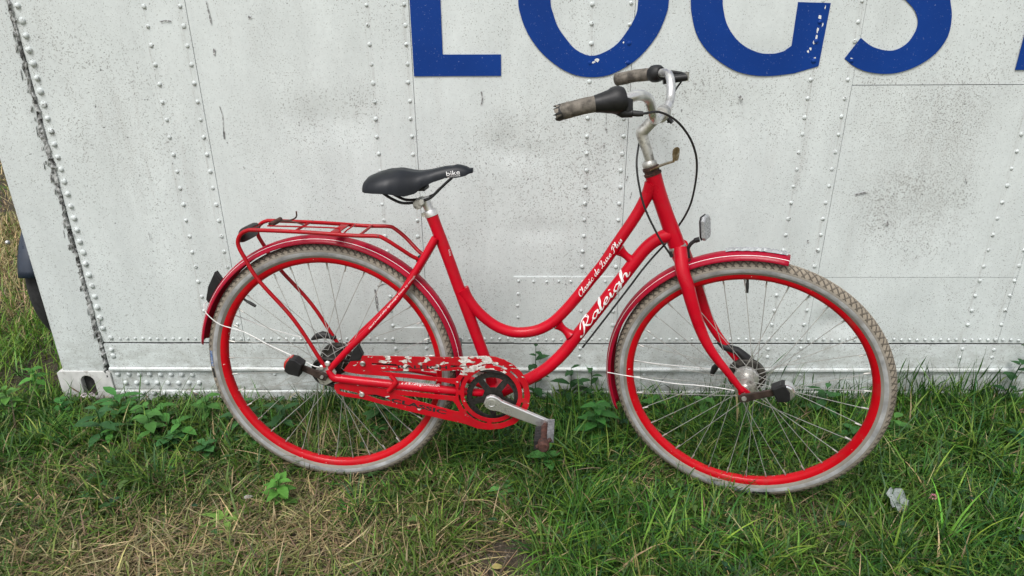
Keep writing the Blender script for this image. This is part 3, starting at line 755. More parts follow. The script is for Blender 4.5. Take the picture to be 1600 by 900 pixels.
bpart('cable_stop', MB().tube([(0.842, -0.234, 1.083), (0.853, -0.232, 1.082), (0.863, -0.229, 1.082)], [0.0062, 0.0062, 0.0052], 10), 'black_rubber', steer=True)
pts = along(1, 0.795, 0.826, 6)
bpart('brake_clamp', MB().tube(pts, [0.0175, 0.0215, 0.0225, 0.0225, 0.0215, 0.016], 20), 'black', steer=True)
bpart('brake_lever', MB().tube([(0.83, 0.236, 1.092), (0.86, 0.246, 1.096), (0.892, 0.25, 1.100)], [0.011, 0.011, 0.0095], 12)
      .tube(spl([(0.888, 0.252, 1.100), (0.87, 0.275, 1.106), (0.81, 0.290, 1.109), (0.745, 0.298, 1.106)], 4), 0.005, 8), 'black', steer=True)
bpart('lever_bolt', MB().tube([(0.890, 0.25, 1.090), (0.890, 0.25, 1.113)], 0.0058, 12), 'steel', steer=True)
# lamp bracket on the headset
bk_uv = [(0.8525, 0.914), (0.8692, 0.9214), (0.8887, 0.9297), (0.908, 0.9372)]
pc = [Vector(b3(q, 0.012)) for q in bk_uv]
mb = MB()
vs = []
for q, hw in zip(pc, (0.018, 0.013, 0.011, 0.011)): vs += [q + Vector((0, -hw, 0.0012)), q + Vector((0, hw, 0.0012)), q + Vector((0, hw, -0.0012)), q + Vector((0, -hw, -0.0012))]
fs = [(i * 4 + k, i * 4 + (k + 1) % 4, i * 4 + 4 + (k + 1) % 4, i * 4 + 4 + k) for i in range(3) for k in range(4)] + [(0, 3, 2, 1), (12, 13, 14, 15)]
mb.add(vs, fs)
e = pc[-1]
RZ = Matrix.Rotation(math.radians(-36), 3, 'Z')
mb.add([e + RZ @ Vector((dx, dy * 1.15, dz)) for dx in (0, 0.0022) for dy, dz in ((-0.007, 0), (0.007, 0), (0.010, 0.018), (0.009, 0.028), (0.004, 0.033), (-0.004, 0.033), (-0.009, 0.028), (-0.010, 0.018))],
       [tuple(range(8)), tuple(range(15, 7, -1))] + [(k, (k + 1) % 8, 8 + (k + 1) % 8, 8 + k) for k in range(8)])
bpart('lamp_bracket', mb, 'brass', steer=True, smooth=False)

# fork: two curved blades meeting under the lower cup
fk = [(0.9363, 0.7179)] + [(0.95, 0.669)] + [(0.9662, 0.6339)] + [(0.9788, 0.5978)] + [(0.9923, 0.561)] + [(1.0074, 0.5235)] + [(1.0267, 0.4856)] + [(1.0523, 0.4483)] + [(1.0809, 0.4157)] + [(1.106, 0.3862)] + [(1.1276, 0.3622)]
for s in (1, -1):
    pc = path(fk, [s * w for w in (0.012, 0.040, 0.051, 0.055, 0.056, 0.056, 0.057, 0.057, 0.057, 0.057, 0.058)], 5)
    bpart('fork_blade', MB().tube(pc, lerp_list([0.017, 0.0175, 0.0172, 0.0165, 0.0155, 0.0145, 0.013, 0.0115, 0.010, 0.009, 0.0078], len(pc)), 18), 'red', steer=True)
cr = MB().tube([bot - hdir * 0.008, bot - hdir * 0.022, bot - hdir * 0.04], [0.019, 0.022, 0.020], 20)
bpart('fork_crown', cr, 'red', steer=True)
for s in (1, -1):
    put('fork_end', plate([[(1.116, 0.368), (1.126, 0.376), (1.146, 0.362), (1.148, 0.346), (1.134, 0.337), (1.122, 0.345)]], s * 0.058, 0.005, 'red', 0.001), bike, None, STEER)
    bpart('front_axle_nut', MB().tube([b3(FC, s * 0.052), b3(FC, s * 0.079)], 0.0045, 10).tube([b3(FC, s * 0.0625), b3(FC, s * 0.072)], 0.009, 6).tube([b3(FC, s * 0.072), b3(FC, s * 0.080)], [0.0075, 0.006], 10), 'steel', steer=True)

# wheels
def tyre_mesh():
    R0, r = 0.3315, 0.0212
    na, nb = 160, 22
    vs, fs, uvs = [], [], []
    prof = np.linspace(-2.45, 2.45, nb + 1)
    for i in range(na):
        a = 2 * PI * i / na
        for ph in prof:
            bump = 0.0006 * math.cos(ph * 9) if abs(ph) < 1.2 else 0
            rad = R0 + (r + bump) * math.cos(ph)
            vs.append((rad * math.cos(a), (r * 0.97) * math.sin(ph), rad * math.sin(a)))
    n = nb + 1
    me = bpy.data.meshes.new('tyre')
    for i in range(na):
        for j in range(nb):
            fs.append((i * n + j, ((i + 1) % na) * n + j, ((i + 1) % na) * n + j + 1, i * n + j + 1))
            for (ii, jj) in ((i, j), (i + 1, j), (i + 1, j + 1), (i, j + 1)): uvs.append((ii / na, prof[jj] / 2.45))
    me.from_pydata(vs, [], fs)
    ul = me.uv_layers.new(name='UVMap')
    ul.data.foreach_set('uv', [c for q in uvs for c in q])
    me.materials.append(M['tyre'])
    me.polygons.foreach_set('use_smooth', [True] * len(me.polygons))
    return me
TYRE = tyre_mesh()
def tyre_band(p0, p1, a0=0, a1=2 * PI, n=160, off=0.0004, mat='reflex', name='reflex_band'):
    R0, r = 0.3315, 0.0212 + off
    b = MB(); vs, fs = [], []
    ph = np.linspace(p0, p1, 4)
    for i in range(n + 1):
        a = a0 + (a1 - a0) * i / n
        for q in ph: vs.append(((R0 + r * math.cos(q)) * math.cos(a), -r * 0.97 * math.sin(q), (R0 + r * math.cos(q)) * math.sin(a)))
    for i in range(n): fs += [(i * 4 + k, i * 4 + 4 + k, i * 4 + 5 + k, i * 4 + k + 1) for k in range(3)]
    return b.add(vs, fs).mesh(name, mat)
REFLEX = tyre_band(1.50, 1.98)
RIM = MB().lathe([(0.3175, -0.0125), (0.3165, -0.0138), (0.309, -0.0135), (0.3028, -0.0105), (0.2995, -0.006), (0.2985, 0.0), (0.2995, 0.006), (0.3028, 0.0105), (0.309, 0.0135), (0.3165, 0.0138), (0.3175, 0.0125), (0.312, 0.0)], 120, closed=True).mesh('rim', 'rim_red')
NIP = MB().tube([(0, 0, 0.281), (0, 0, 0.2975)], [0.0017, 0.0024], 6).mesh('nipple', 'dull_steel')
def wheel(name, cx, steer, hub_r, hub_w, ang0):
    wl_ = bpart(name, MB().lathe([(0.0, -hub_w), (0.009, -hub_w), (0.011, -hub_w + 0.006), (hub_r * 0.7, -hub_w + 0.008), (hub_r + 0.009, -hub_w + 0.010), (hub_r + 0.009, -hub_w + 0.013), (hub_r, -hub_w + 0.014), (hub_r * 0.85, 0),
                                        (hub_r, hub_w - 0.014), (hub_r + 0.009, hub_w - 0.013), (hub_r + 0.009, hub_w - 0.010), (hub_r * 0.7, hub_w - 0.008), (0.011, hub_w - 0.006), (0.009, hub_w), (0.0, hub_w)], 28), 'dull_steel' if steer else 'hub_dark')
    base = Matrix.Translation((cx[0], 0, cx[1]))
    wl_.matrix_basis = (STEER @ base) if steer else base
    put('tyre', TYRE, wl_); put('reflex_band', REFLEX, wl_); put('rim', RIM, wl_)
    fr = hub_r + 0.006; fw = hub_w - 0.0115
    L = None
    for i in range(36):
        a = ang0 + 2 * PI * (i + 0.5) / 36
        side = -1 if i % 2 else 1
        k = (i // 2) % 2
        ha = ang0 + 2 * PI * (i // 2) / 18 + (0.18 if side > 0 else 0.36)
        ha = a + (1.05 if k else -1.05)
        p0 = Vector((fr * math.cos(ha), side * fw, fr * math.sin(ha)))
        p1 = Vector((0.298 * math.cos(a), side * 0.002, 0.298 * math.sin(a)))
        bow = Vector((0, 0, 0))
        sp_ = MB().tube([p0, p1], 0.00095, 5, cap=False)
        put('spoke', sp_.mesh('spoke', 'spoke'), wl_)
        o = put('nipple', NIP, wl_); o.rotation_euler = (0, PI / 2 - a, 0)
    return wl_
rear = wheel('rear_wheel', RC, False, 0.028, 0.040, 0.05)
front = wheel('front_wheel', FC, True, 0.020, 0.036, 0.03)
def valve(wl_, a, d):
    er = Vector((math.cos(a), 0, math.sin(a))); tg = Vector((-math.sin(a), 0, math.cos(a)))
    MB().tube([er * 0.299, er * 0.288, er * (0.286 - 0) + tg * d * 0.2, er * 0.276 + tg * d * 0.6, er * 0.262 + tg * d], [0.0032, 0.0034, 0.0042, 0.0046, 0.004], 10).build('valve', 'black_rubber', wl_)
valve(rear, math.radians(141), -0.004); valve(front, math.radians(95.5), 0.001)
put('tyre_label', tyre_band(0.95, 1.40, math.radians(173.5), math.radians(181.5), 12, 0.0006, 'label_blue', 'tyre_label'), rear)
put('tyre_label', tyre_band(1.0, 1.35, math.radians(182.5), math.radians(187.5), 8, 0.0006, 'label_black', 'tyre_label'), rear)
put('tyre_label', tyre_band(1.1, 1.5, math.radians(-80.5), math.radians(-73), 10, 0.0006, 'label_black', 'tyre_label'), front)
put('tyre_label', tyre_band(1.0, 1.5, math.radians(-88.5), math.radians(-81.5), 10, 0.0006, 'label_blue', 'tyre_label'), front)
# brakes in the hubs, on the far side
MB().lathe([(0.0, 0.036), (0.046, 0.036), (0.050, 0.039), (0.050, 0.050), (0.044, 0.054), (0.03, 0.056), (0.028, 0.062), (0.0, 0.062)], 36).build('roller_brake', 'hub_dark', front)
MB().lathe([(0.020, 0.020), (0.031, 0.021), (0.033, 0.026), (0.033, 0.034), (0.030, 0.036)], 30).build('brake_flange', 'steel', front)
MB().lathe([(0.0, 0.036), (0.044, 0.036), (0.047, 0.040), (0.047, 0.052), (0.040, 0.056), (0.02, 0.058), (0.0, 0.058)], 36).build('roller_brake', 'hub_dark', rear)
MB().lathe([(0.020, -0.034), (0.040, -0.036), (0.042, -0.040), (0.040, -0.045), (0.020, -0.047), (0.012, -0.052), (0.0, -0.052)], 30).build('sprocket', 'black', rear)
ba = [(1.0502, 0.4371), (1.0682, 0.4244), (1.102, 0.4184), (1.1269, 0.4011), (1.1448, 0.3885)]
bpart('brake_arm', MB().tube([b3(q, -0.052) for q in ba], [0.005, 0.010, 0.011, 0.012, 0.009], 10).tube([b3(q, -0.052) for q in [(1.0598, 0.3731), (1.0496, 0.3551), (1.0433, 0.3314)]], [0.006, 0.009, 0.006], 8), 'black', steer=True)
ra = [(-0.0777, 0.4003), (-0.0616, 0.4108), (-0.0423, 0.4165), (-0.0236, 0.4142), (-0.0147, 0.4086), (-0.0051, 0.4099)]
bpart('rear_brake_arm', MB().tube([b3(q, -0.062) for q in ra], [0.003, 0.009, 0.011, 0.009, 0.006, 0.0055], 12), 'black_rubber')
sb = [(0.0773, 0.3972), (0.0862, 0.4219), (0.0994, 0.4355), (0.1085, 0.4134)]
put('shift_box', plate([[sb[0], sb[1], sb[2], sb[3], (sb[3][0] - 0.005, sb[3][1] - 0.014)]], 0.055, 0.02, 'black', 0.003), bike)

# mudguards with pinstripes, wire stays, rear reflector
def guard(name, c, a0, a1, steer, r0=0.357, crown=0.0165, hw=0.0275):
    n = 64; vs, fs = [], []
    prof = []
    for k in range(-7, 8):
        x = k / 7; prof.append((x * hw, r0 + crown * (1 - abs(x) ** 2.6)))
    for i in range(n + 1):
        a = a0 + (a1 - a0) * i / n
        for y, r in prof: vs.append((c[0] + r * math.cos(a), y, c[1] + r * math.sin(a)))
    m = len(prof)
    for i in range(n): fs += [(i * m + k, i * m + m + k, i * m + m + k + 1, i * m + k + 1) for k in range(m - 1)]
    o = bpart(name, MB().add(vs, fs), 'guard_red', steer=steer)
    md = o.modifiers.new('thickness', 'SOLIDIFY'); md.thickness = 0.0014; md.offset = 1.0
    for s in (-1, 1):
        vs, fs = [], []
        for i in range(n + 1):
            a = a0 + (a1 - a0) * i / n
            for x in (0.70, 0.735):
                r = r0 + crown * (1 - x ** 2.6) + 0.0019
                vs.append((c[0] + r * math.cos(a), s * x * hw, c[1] + r * math.sin(a)))
        for i in range(n): fs.append((i * 2, i * 2 + 1, i * 2 + 3, i * 2 + 2))
        MB().add(vs, fs).build('pinstripe', 'print', o)
    return o
rg = guard('rear_mudguard', RC, math.radians(-14), math.radians(170.5), False)
fg = guard('front_mudguard', FC, math.radians(80.5), math.radians(202), True)
wn_ = [(-0.3331, 0.5201)] + [(-0.3252, 0.5043), (-0.2888, 0.4775)] + [(-0.2203, 0.4617), (-0.1502, 0.4296), (-0.0586, 0.3934), (-0.0223, 0.3777)] + [(-0.0026, 0.3762)]
wf = [(-0.3295, 0.493)] + [(-0.2814, 0.4773)] + [(-0.1974, 0.4376), (-0.0998, 0.4074), (-0.0144, 0.3887)] + [(0.0125, 0.3713)]
bpart('mudguard_stay', MB().tube(spl([b3(q, w) for q, w in zip(wn_, (0.029, 0.033, 0.038, 0.046, 0.054, 0.064, 0.068, 0.0685))], 4), 0.00135, 8)
      .tube(spl([b3(wn_[0], 0.029), b3((wn_[0][0] - 0.004, wn_[0][1] + 0.008), 0.02), b3((wn_[0][0] - 0.003, wn_[0][1] + 0.012), 0.0)], 4), 0.00135, 8), 'white', label='white wire stay on the near side of the rear mudguard')
bpart('mudguard_stay', MB().tube(spl([b3(q, w) for q, w in zip(wf, (-0.029, -0.035, -0.048, -0.058, -0.066, -0.067))], 4), 0.00135, 8), 'white')
wn_ = [(0.7683, 0.3343)] + [(0.8017, 0.3367)] + [(0.8455, 0.3402)] + [(0.9504, 0.346), (1.005, 0.3547)] + [(1.064, 0.3624), (1.1086, 0.3634)]
wf = [(0.7746, 0.3439)] + [(0.8286, 0.3461)] + [(0.9363, 0.3433)] + [(1.0278, 0.345)] + [(1.0823, 0.3427)]
bpart('mudguard_stay', MB().tube(spl([b3(q, w) for q, w in zip(wn_, (0.029, 0.034, 0.04, 0.05, 0.055, 0.062, 0.064))], 4), 0.00135, 8), 'white', steer=True)
bpart('mudguard_stay', MB().tube(spl([b3(q, w) for q, w in zip(wf, (-0.029, -0.036, -0.05, -0.06, -0.066))], 4), 0.00135, 8), 'white', steer=True)
rf = [(-0.3013, 0.6123), (-0.2881, 0.5889), (-0.2982, 0.5684), (-0.3306, 0.5339), (-0.3335, 0.5394), (-0.3229, 0.575)]
o = put('rear_reflector', plate([rf], 0.0, 0.022, 'black', 0.003), bike, 'black reflector housing on the rear mudguard')
rl = [(q[0] - 0.0015, q[1]) for q in (rf[4], rf[5], (rf[0][0], rf[0][1] - 0.004))] ; rl += [(rl[2][0] + 0.004, rl[2][1]), (rl[0][0] + 0.004, rl[0][1])]
put('reflector_lens', plate([rl], 0.0, 0.017, 'dark_lens', 0.001), o)
# crumpled tape on the front mudguard's tip
rr = random.Random(3); vs, fs = [], []
for i in range(22):
    a = math.radians(103.5 - 22 * i / 21)
    for k in range(7):
        x = -0.30 + 1.15 * k / 6
        rad = 0.357 + 0.0165 * (1 - abs(x) ** 2.6) + 0.0030 + rr.uniform(0, 0.0065) * (1 if 0 < k < 6 else 0.3)
        vs.append((FC[0] + rad * math.cos(a), x * 0.0275 + rr.uniform(-0.001, 0.001), FC[1] + rad * math.sin(a)))
for i in range(21): fs += [(i * 7 + k, i * 7 + 7 + k, i * 7 + 8 + k, i * 7 + k + 1) for k in range(6)]
bpart('tape_strip', MB().add(vs, fs), 'tape', steer=True, smooth=False, label='crumpled silver tape on the tip of the front mudguard')

# luggage rack
W_ = 0.056
nr = [(0.0058, 0.3757)] + [(-0.0675, 0.5076), (-0.1535, 0.6157)] + [(-0.1866, 0.6787)] + [(-0.1987, 0.707), (-0.1971, 0.7258), (-0.1868, 0.7396), (-0.1705, 0.7475)] + [(-0.1473, 0.7493), (-0.0123, 0.7463), (0.1044, 0.7405), (0.1675, 0.7403), (0.187, 0.7341)] + [(0.2169, 0.7126)] + [(0.2513, 0.6832)] + [(0.2722, 0.6706)]
nw = (0.066, 0.064, 0.062, 0.060, 0.058, 0.057, 0.056, 0.056, 0.056, 0.056, 0.056, 0.056, 0.055, 0.048, 0.032, 0.022)
for s in (1, -1):
    pc = spl([b3(q, s * w) for q, w in zip(nr, nw)], 5)
    bpart('rack_rail', MB().tube(pc, 0.0053, 12), 'rack_red')
yv = lambda u: float(np.interp(u, [-0.15, -0.011, 0.169], [0.7515, 0.747, 0.7405]))
for u, kind in ((-0.185, 0), (-0.045, 0), (0.055, 1), (0.125, 0)):
    v = yv(u) if u > -0.16 else 0.741
    b = MB()
    if kind: b.box((u - 0.011, -0.056, v - 0.0015), (u + 0.011, 0.056, v + 0.0015))
    else: b.tube([(u, -0.056, v), (u, 0.056, v)], 0.0036, 8)
    bpart('rack_bar', b, 'rack_red')
bpart('rack_bolt', MB().lathe([(0.0135, -0.020), (0.0135, -0.027), (0.009, -0.029), (0, -0.029)], 16, b3([(0.2733, 0.6712)][0], 0)), 'black')
bpart('rack_bolt', MB().lathe([(0.0045, -0.029), (0.0045, -0.032), (0, -0.032)], 12, b3([(0.2733, 0.6712)][0], 0)), 'steel')
z0 = 0.758
cl = [(-0.128, -0.030, z0 - 0.003), (-0.02, -0.028, z0 - 0.004), (0.055, -0.026, z0 - 0.006), (0.064, -0.030, z0 - 0.010), (0.070, -0.040, z0 - 0.016), (0.078, -0.042, z0 - 0.016), (0.083, -0.030, z0 - 0.010), (0.092, 0.0, z0 - 0.004), (0.083, 0.03, z0 - 0.008), (0.055, 0.026, z0 - 0.006), (-0.02, 0.028, z0 - 0.004), (-0.128, 0.030, z0 - 0.003)]
b = MB().tube(spl(cl, 3), 0.0021, 7)
bpart('spring_clamp', b, 'rack_red')
b = MB()
hel = [(-0.118 + 0.0055 * math.cos(i * 0.9), -0.034 + i * 0.0009, z0 + 0.001 + 0.0055 * math.sin(i * 0.9)) for i in range(76)]
b.tube(hel, 0.0016, 5)
b.tube(spl([(-0.122, 0.02, z0), (-0.095, 0.036, z0 - 0.002), (-0.078, 0.04, z0 + 0.006), (-0.076, 0.04, z0 + 0.022)], 3), 0.0022, 6)
b.tube(spl([(-0.118, 0.01, z0), (-0.08, 0.006, z0 + 0.002), (-0.04, -0.006, z0 - 0.004)], 3), 0.0018, 6)
bpart('clamp_spring', b, 'rust')
rv_ = [(-0.2273, 0.7371), (-0.179, 0.7572)]
b = MB()                           # reflector plate hanging between the rails at the rear
px_, pv = -0.186, 0.729
vs = []
for dx, sc in ((0.0, 0.86), (-0.006, 1.0), (-0.014, 1.0), (-0.018, 0.9)):
    for k in range(20):
        a = 2 * PI * k / 20
        cx_, cz_ = math.copysign(abs(math.cos(a)) ** 0.45, math.cos(a)), math.copysign(abs(math.sin(a)) ** 0.45, math.sin(a))
        vs.append((px_ + dx + 0.25 * cz_ * 0.019, cx_ * 0.047 * sc, pv + cz_ * 0.020 * sc))
fs = [(j * 20 + k, j * 20 + (k + 1) % 20, j * 20 + 20 + (k + 1) % 20, j * 20 + 20 + k) for j in range(3) for k in range(20)] + [tuple(range(20)), tuple(range(60, 80))]
rk = bpart('rack_reflector', b.add(vs, fs), 'black', label='weathered wide reflector at the back of the luggage rack')
vs = []
for dx, sc in ((-0.0178, 0.86), (-0.0205, 0.84), (-0.0215, 0.78)):
    for k in range(20):
        a = 2 * PI * k / 20
        cx_, cz_ = math.copysign(abs(math.cos(a)) ** 0.45, math.cos(a)), math.copysign(abs(math.sin(a)) ** 0.45, math.sin(a))
        vs.append((px_ + dx + 0.25 * cz_ * 0.019, cx_ * 0.047 * sc, pv + cz_ * 0.020 * sc))
fs = [(j * 20 + k, j * 20 + (k + 1) % 20, j * 20 + 20 + (k + 1) % 20, j * 20 + 20 + k) for j in range(2) for k in range(20)] + [tuple(range(20)), tuple(range(40, 60))]
MB().add(vs, fs).build('reflector_lens', 'dark_lens', rk)

# saddle, post, clamp
st_top = [(0.1354, 0.8803), (0.1444, 0.8902), (0.1649, 0.9002), (0.1919, 0.9078), (0.225, 0.9102), (0.2543, 0.9046), (0.2739, 0.9025), (0.3003, 0.9061), (0.3398, 0.9154), (0.3723, 0.9182), (0.3949, 0.9129), (0.4093, 0.9003)]
st_bot = [(0.1327, 0.8391), (0.1405, 0.831), (0.1689, 0.8273), (0.204, 0.8262), (0.244, 0.8228), (0.2694, 0.8323), (0.285, 0.8491), (0.312, 0.8642), (0.3452, 0.8769), (0.3681, 0.8772), (0.3911, 0.8824), (0.4075, 0.8939)]
us = np.linspace(0.137, 0.4095, 34)
tu, tv = np.array([q[0] for q in st_top]), np.array([q[1] for q in st_top])
bu, bv = np.array([q[0] for q in st_bot]), np.array([q[1] for q in st_bot])
hwid = np.interp(us, [0.137, 0.150, 0.175, 0.205, 0.235, 0.265, 0.295, 0.325, 0.36, 0.39, 0.403, 0.4095], [0.052, 0.066, 0.074, 0.075, 0.066, 0.052, 0.038, 0.030, 0.027, 0.023, 0.017, 0.008])
def saddle_section(uu, hw):      # height of the skirt and of the dome above it
    vb = float(np.interp(uu, bu, bv)) + 0.33 * hw
    T = float(np.interp(uu, tu, tv)) - vb
    return vb, math.sqrt(max(T * T - (0.33 * hw) ** 2, 0.012 ** 2))
vs, fs = [], []
NS = 22
for i, uu in enumerate(us):
    hw = float(hwid[i])
    vb, dp = saddle_section(uu, hw)
    for k in range(NS + 1):
        a = PI * k / NS                                                       # from near skirt over the top to the far skirt
        x = math.cos(a); s_ = math.sin(a)
        y = -hw * (math.copysign(abs(x) ** 0.80, x))
        z = vb + dp * (s_ ** 0.85) - (0.004 * math.exp(-(y / 0.011) ** 2) if 0.16 < uu < 0.36 else 0.0)
        vs.append((uu, y, z))
n = NS + 1
for i in range(len(us) - 1): fs += [(i * n + k, i * n + n + k, i * n + n + k + 1, i * n + k + 1) for k in range(NS)]
fs += [tuple(range(n)), tuple((len(us) - 1) * n + k for k in range(n))]
for i in range(len(us) - 1): fs.append((i * n, i * n + NS, i * n + n + NS, i * n + n))
sad = bpart('saddle', MB().add(vs, fs), 'saddle')
SADV = (us, hwid, tu, tv, bu, bv)
def saddle_side(uu, v):          # point on the near flank at height v
    hw = float(np.interp(uu, us, hwid)); vb, dp = saddle_section(uu, hw)
    s_ = min(max((v - vb) / dp, 0.0), 0.999) ** (1 / 0.85)
    return hw * (math.sqrt(max(0.0, 1 - s_ * s_)) ** 0.80)
rl_near = [(0.1777, 0.847), (0.1936, 0.8359), (0.2113, 0.8264), (0.2292, 0.8201), (0.2523, 0.8205), (0.2822, 0.826), (0.3055, 0.8362), (0.3224, 0.8527), (0.3458, 0.874), (0.359, 0.8854)]
for s in (1, -1):
    bpart('saddle_rail', MB().tube(spl([b3(q, s * 0.022) for q in rl_near], 4), 0.0036, 10), 'black', parent=sad)
bpart('saddle_base', MB().box((0.175, -0.028, 0.852), (0.29, 0.028, 0.860)), 'black_rubber', parent=sad)
cp = [(0.2687, 0.8149), (0.2907, 0.8236)]
bpart('saddle_clamp', MB().tube([b3([(0.2704, 0.8166)][0], -0.026), b3([(0.2704, 0.8166)][0], 0.026)], 0.0125, 12).tube([b3([(0.2807, 0.8251)][0], 0.024), b3([(0.2807, 0.8251)][0], 0.034)], 0.008, 6), 'dull_steel', parent=sad)
po = [(0.2834, 0.8301), (0.2887, 0.8153), (0.2993, 0.7855)]
bpart('seat_post', MB().tube([b3(q, 0) for q in po], 0.0127, 18), 'steel')
kc = [(0.2947, 0.7988), (0.3, 0.7838)]
bpart('seat_clamp', MB().tube([b3(kc[0], 0), b3(((kc[0][0] * 2 + kc[1][0]) / 3, (kc[0][1] * 2 + kc[1][1]) / 3), 0), b3(kc[1], 0)], [0.0165, 0.0185, 0.0180], 20)
      .tube([b3([(0.2809, 0.7877)][0], 0.013), b3([(0.2809, 0.7877)][0], -0.013)], 0.0058, 10), 'steel')

# crank set, chain and chain guard
def blob_pts(c, r, a0, a1, n): return [(c[0] + r * math.cos(a0 + (a1 - a0) * i / n), c[1] + r * math.sin(a0 + (a1 - a0) * i / n)) for i in range(n + 1)]
CG = [(0.4575, 0.3125)][0]
outer = [(0.0559, 0.3655), (0.0639, 0.3772), (0.0774, 0.3928), (0.0923, 0.4037), (0.1139, 0.4111), (0.17, 0.4124), (0.2396, 0.4133), (0.3088, 0.4151), (0.3501, 0.4158), (0.3947, 0.4194), (0.4238, 0.4215), (0.4493, 0.4234), (0.4697, 0.4214), (0.4917, 0.415), (0.5171, 0.4013), (0.5402, 0.3782), (0.5565, 0.3472), (0.5619, 0.3135), (0.5587, 0.2828), (0.5451, 0.2514), (0.5209, 0.2268), (0.4859, 0.2113), (0.4507, 0.2056), (0.419, 0.2079), (0.3856, 0.2201), (0.3381, 0.2295), (0.2746, 0.2421), (0.2146, 0.2549), (0.1617, 0.2681), (0.0982, 0.2837), (0.0518, 0.2884), (0.0327, 0.2972), (0.0258, 0.3124), (0.0285, 0.3232), (0.0386, 0.3269), (0.076, 0.3253), (0.1468, 0.3178), (0.2349, 0.3102), (0.3226, 0.3036), (0.3611, 0.3015), (0.3651, 0.3236), (0.3602, 0.3386), (0.3239, 0.3446), (0.2368, 0.3513), (0.1667, 0.3549), (0.1032, 0.357), (0.0698, 0.3613)]
H = []
H.append([(0.1411, 0.369), (0.2378, 0.3725), (0.3422, 0.3777), (0.3751, 0.3806), (0.3802, 0.3771), (0.3712, 0.3636), (0.3624, 0.3548), (0.3415, 0.3539), (0.3173, 0.3557), (0.2547, 0.3606), (0.1848, 0.3642)])
H.append([(0.1937, 0.3006), (0.252, 0.2965), (0.3537, 0.2887), (0.3622, 0.2775), (0.3723, 0.2556), (0.3599, 0.256), (0.3214, 0.2659), (0.2514, 0.2839)])
H.append([(0.1116, 0.2969), (0.142, 0.2983), (0.1736, 0.2891), (0.1872, 0.278), (0.1623, 0.2788), (0.1272, 0.2889)])
H.append([(0.0392, 0.3121), (0.0569, 0.308), (0.0922, 0.3009), (0.0898, 0.293), (0.0561, 0.2983), (0.0403, 0.3024)])
H.append([(0.1337, 0.3917), (0.1688, 0.3918), (0.202, 0.3913), (0.2104, 0.3845), (0.1998, 0.3827), (0.1684, 0.3852), (0.135, 0.3848)])
H.append([(0.3496, 0.3945), (0.3805, 0.3939), (0.4063, 0.3958), (0.4097, 0.3923), (0.3804, 0.3887), (0.3476, 0.3854)])
RI = 0.0735
H.append(blob_pts(CG, RI, 0, 2 * PI * 47 / 48, 47))
def slot(a0, a1, r0=0.0835, r1=0.0900):
    a0, a1 = math.radians(a0), math.radians(a1)
    return blob_pts(CG, r1, a0, a1, 12) + blob_pts(CG, r0, a1, a0, 12)
for a in ((60, 114), (-6, 54), (-30, -13), (-90, -42), (-142, -98), (146, 176), (183, 214)): H.append(slot(*a))
cgd = put('chain_guard', plate([outer] + H, 0.062, 0.0032, 'flaked', 0.0007), bike, 'flaking red chain guard with lettering painted dark as cut-outs')
for q in [(0.111, 0.3894), (0.1021, 0.2975)]:
    MB().lathe([(0.0075, -0.0636), (0.0075, -0.0668), (0.0052, -0.0682), (0.0048, -0.0672), (0.0, -0.0670)], 14, (q[0], 0, q[1])).build('guard_bolt', 'dull_steel', cgd)
# bracket that ties the guard to the chain stay
q0 = [(0.1855, 0.3576), (0.1985, 0.3392), (0.1776, 0.3115)]
MB().tube(spl([b3(q, 0.067) for q in q0], 4), [0.006] * 4 + [0.0085] * 2 + [0.007] * 3, 10).build('guard_bracket', 'flaked', cgd)
def letters_on(body, p0, p1, w0, height, mat, parent, shear=0.0, bold=0.0, name='lettering', width=None, surf=None):
    me = text_mesh(body, 1.0, shear, 1.0, bold, 0.0)
    xs = [v.co.x for v in me.vertices]; x0, x1 = min(xs), max(xs)
    d = Vector((p1[0] - p0[0], p1[1] - p0[1])); L = d.length; d.normalize(); nn = Vector((-d.y, d.x))
    def fn(c):
        a = (c.x - x0) / (x1 - x0) * L; h = c.y * height
        q = (p0[0] + d.x * a + nn.x * h, p0[1] + d.y * a + nn.y * h)
        return (q[0], -(surf(q) if surf else w0), q[1])
    return put(name, remap(me, fn, mat), parent)
ce = [(0.1819, 0.2788), (0.3332, 0.2469)]
letters_on('CLASSIC', ce[0], ce[1], 0.0641, 0.0165, 'painted_hollow', cgd, bold=0.035)  # flat dark letters; the shade of cut-out holes is painted
ce = [(0.2066, 0.3789), (0.3406, 0.3825)]
letters_on('RALEIGH', ce[0], ce[1], 0.0641, 0.0135, 'painted_hollow', cgd, bold=0.02)  # dark decal as well, painted like see-through holes
# chainring
rg_out = []
for i in range(96):
    rg_out.append((BBC[0] + (0.073 if i % 2 else 0.0705) * math.cos(2 * PI * i / 96), BBC[1] + (0.073 if i % 2 else 0.0705) * math.sin(2 * PI * i / 96)))
holes = []
for k in range(5):
    a = math.radians(90 + 72 * k)
    holes.append(blob_pts(BBC, 0.058, a - 0.50, a + 0.50, 10) + blob_pts(BBC, 0.027, a + 0.30, a - 0.30, 6))
put('chainring', plate([rg_out] + holes, 0.045, 0.004, 'chain', 0.0006), bike)
b = MB()
for i in range(2):
    sg = 1 if i else -1
    b.box((0.0, -0.050, 0), (0.001, -0.0495, 0.001))
b = MB()
tp = [(BBC[0] + 0.074 * math.sin(a), -0.045, BBC[1] + 0.074 * math.cos(a)) for a in np.linspace(0.02, PI - 0.02, 20)]
lp = tp + [(RC[0] + 0.038 * math.sin(a), -0.045, RC[1] + 0.038 * math.cos(a)) for a in np.linspace(PI, 2 * PI, 14)]
bpart('chain', b.tube(lp, 0.0042, 6, closed=True), 'chain')
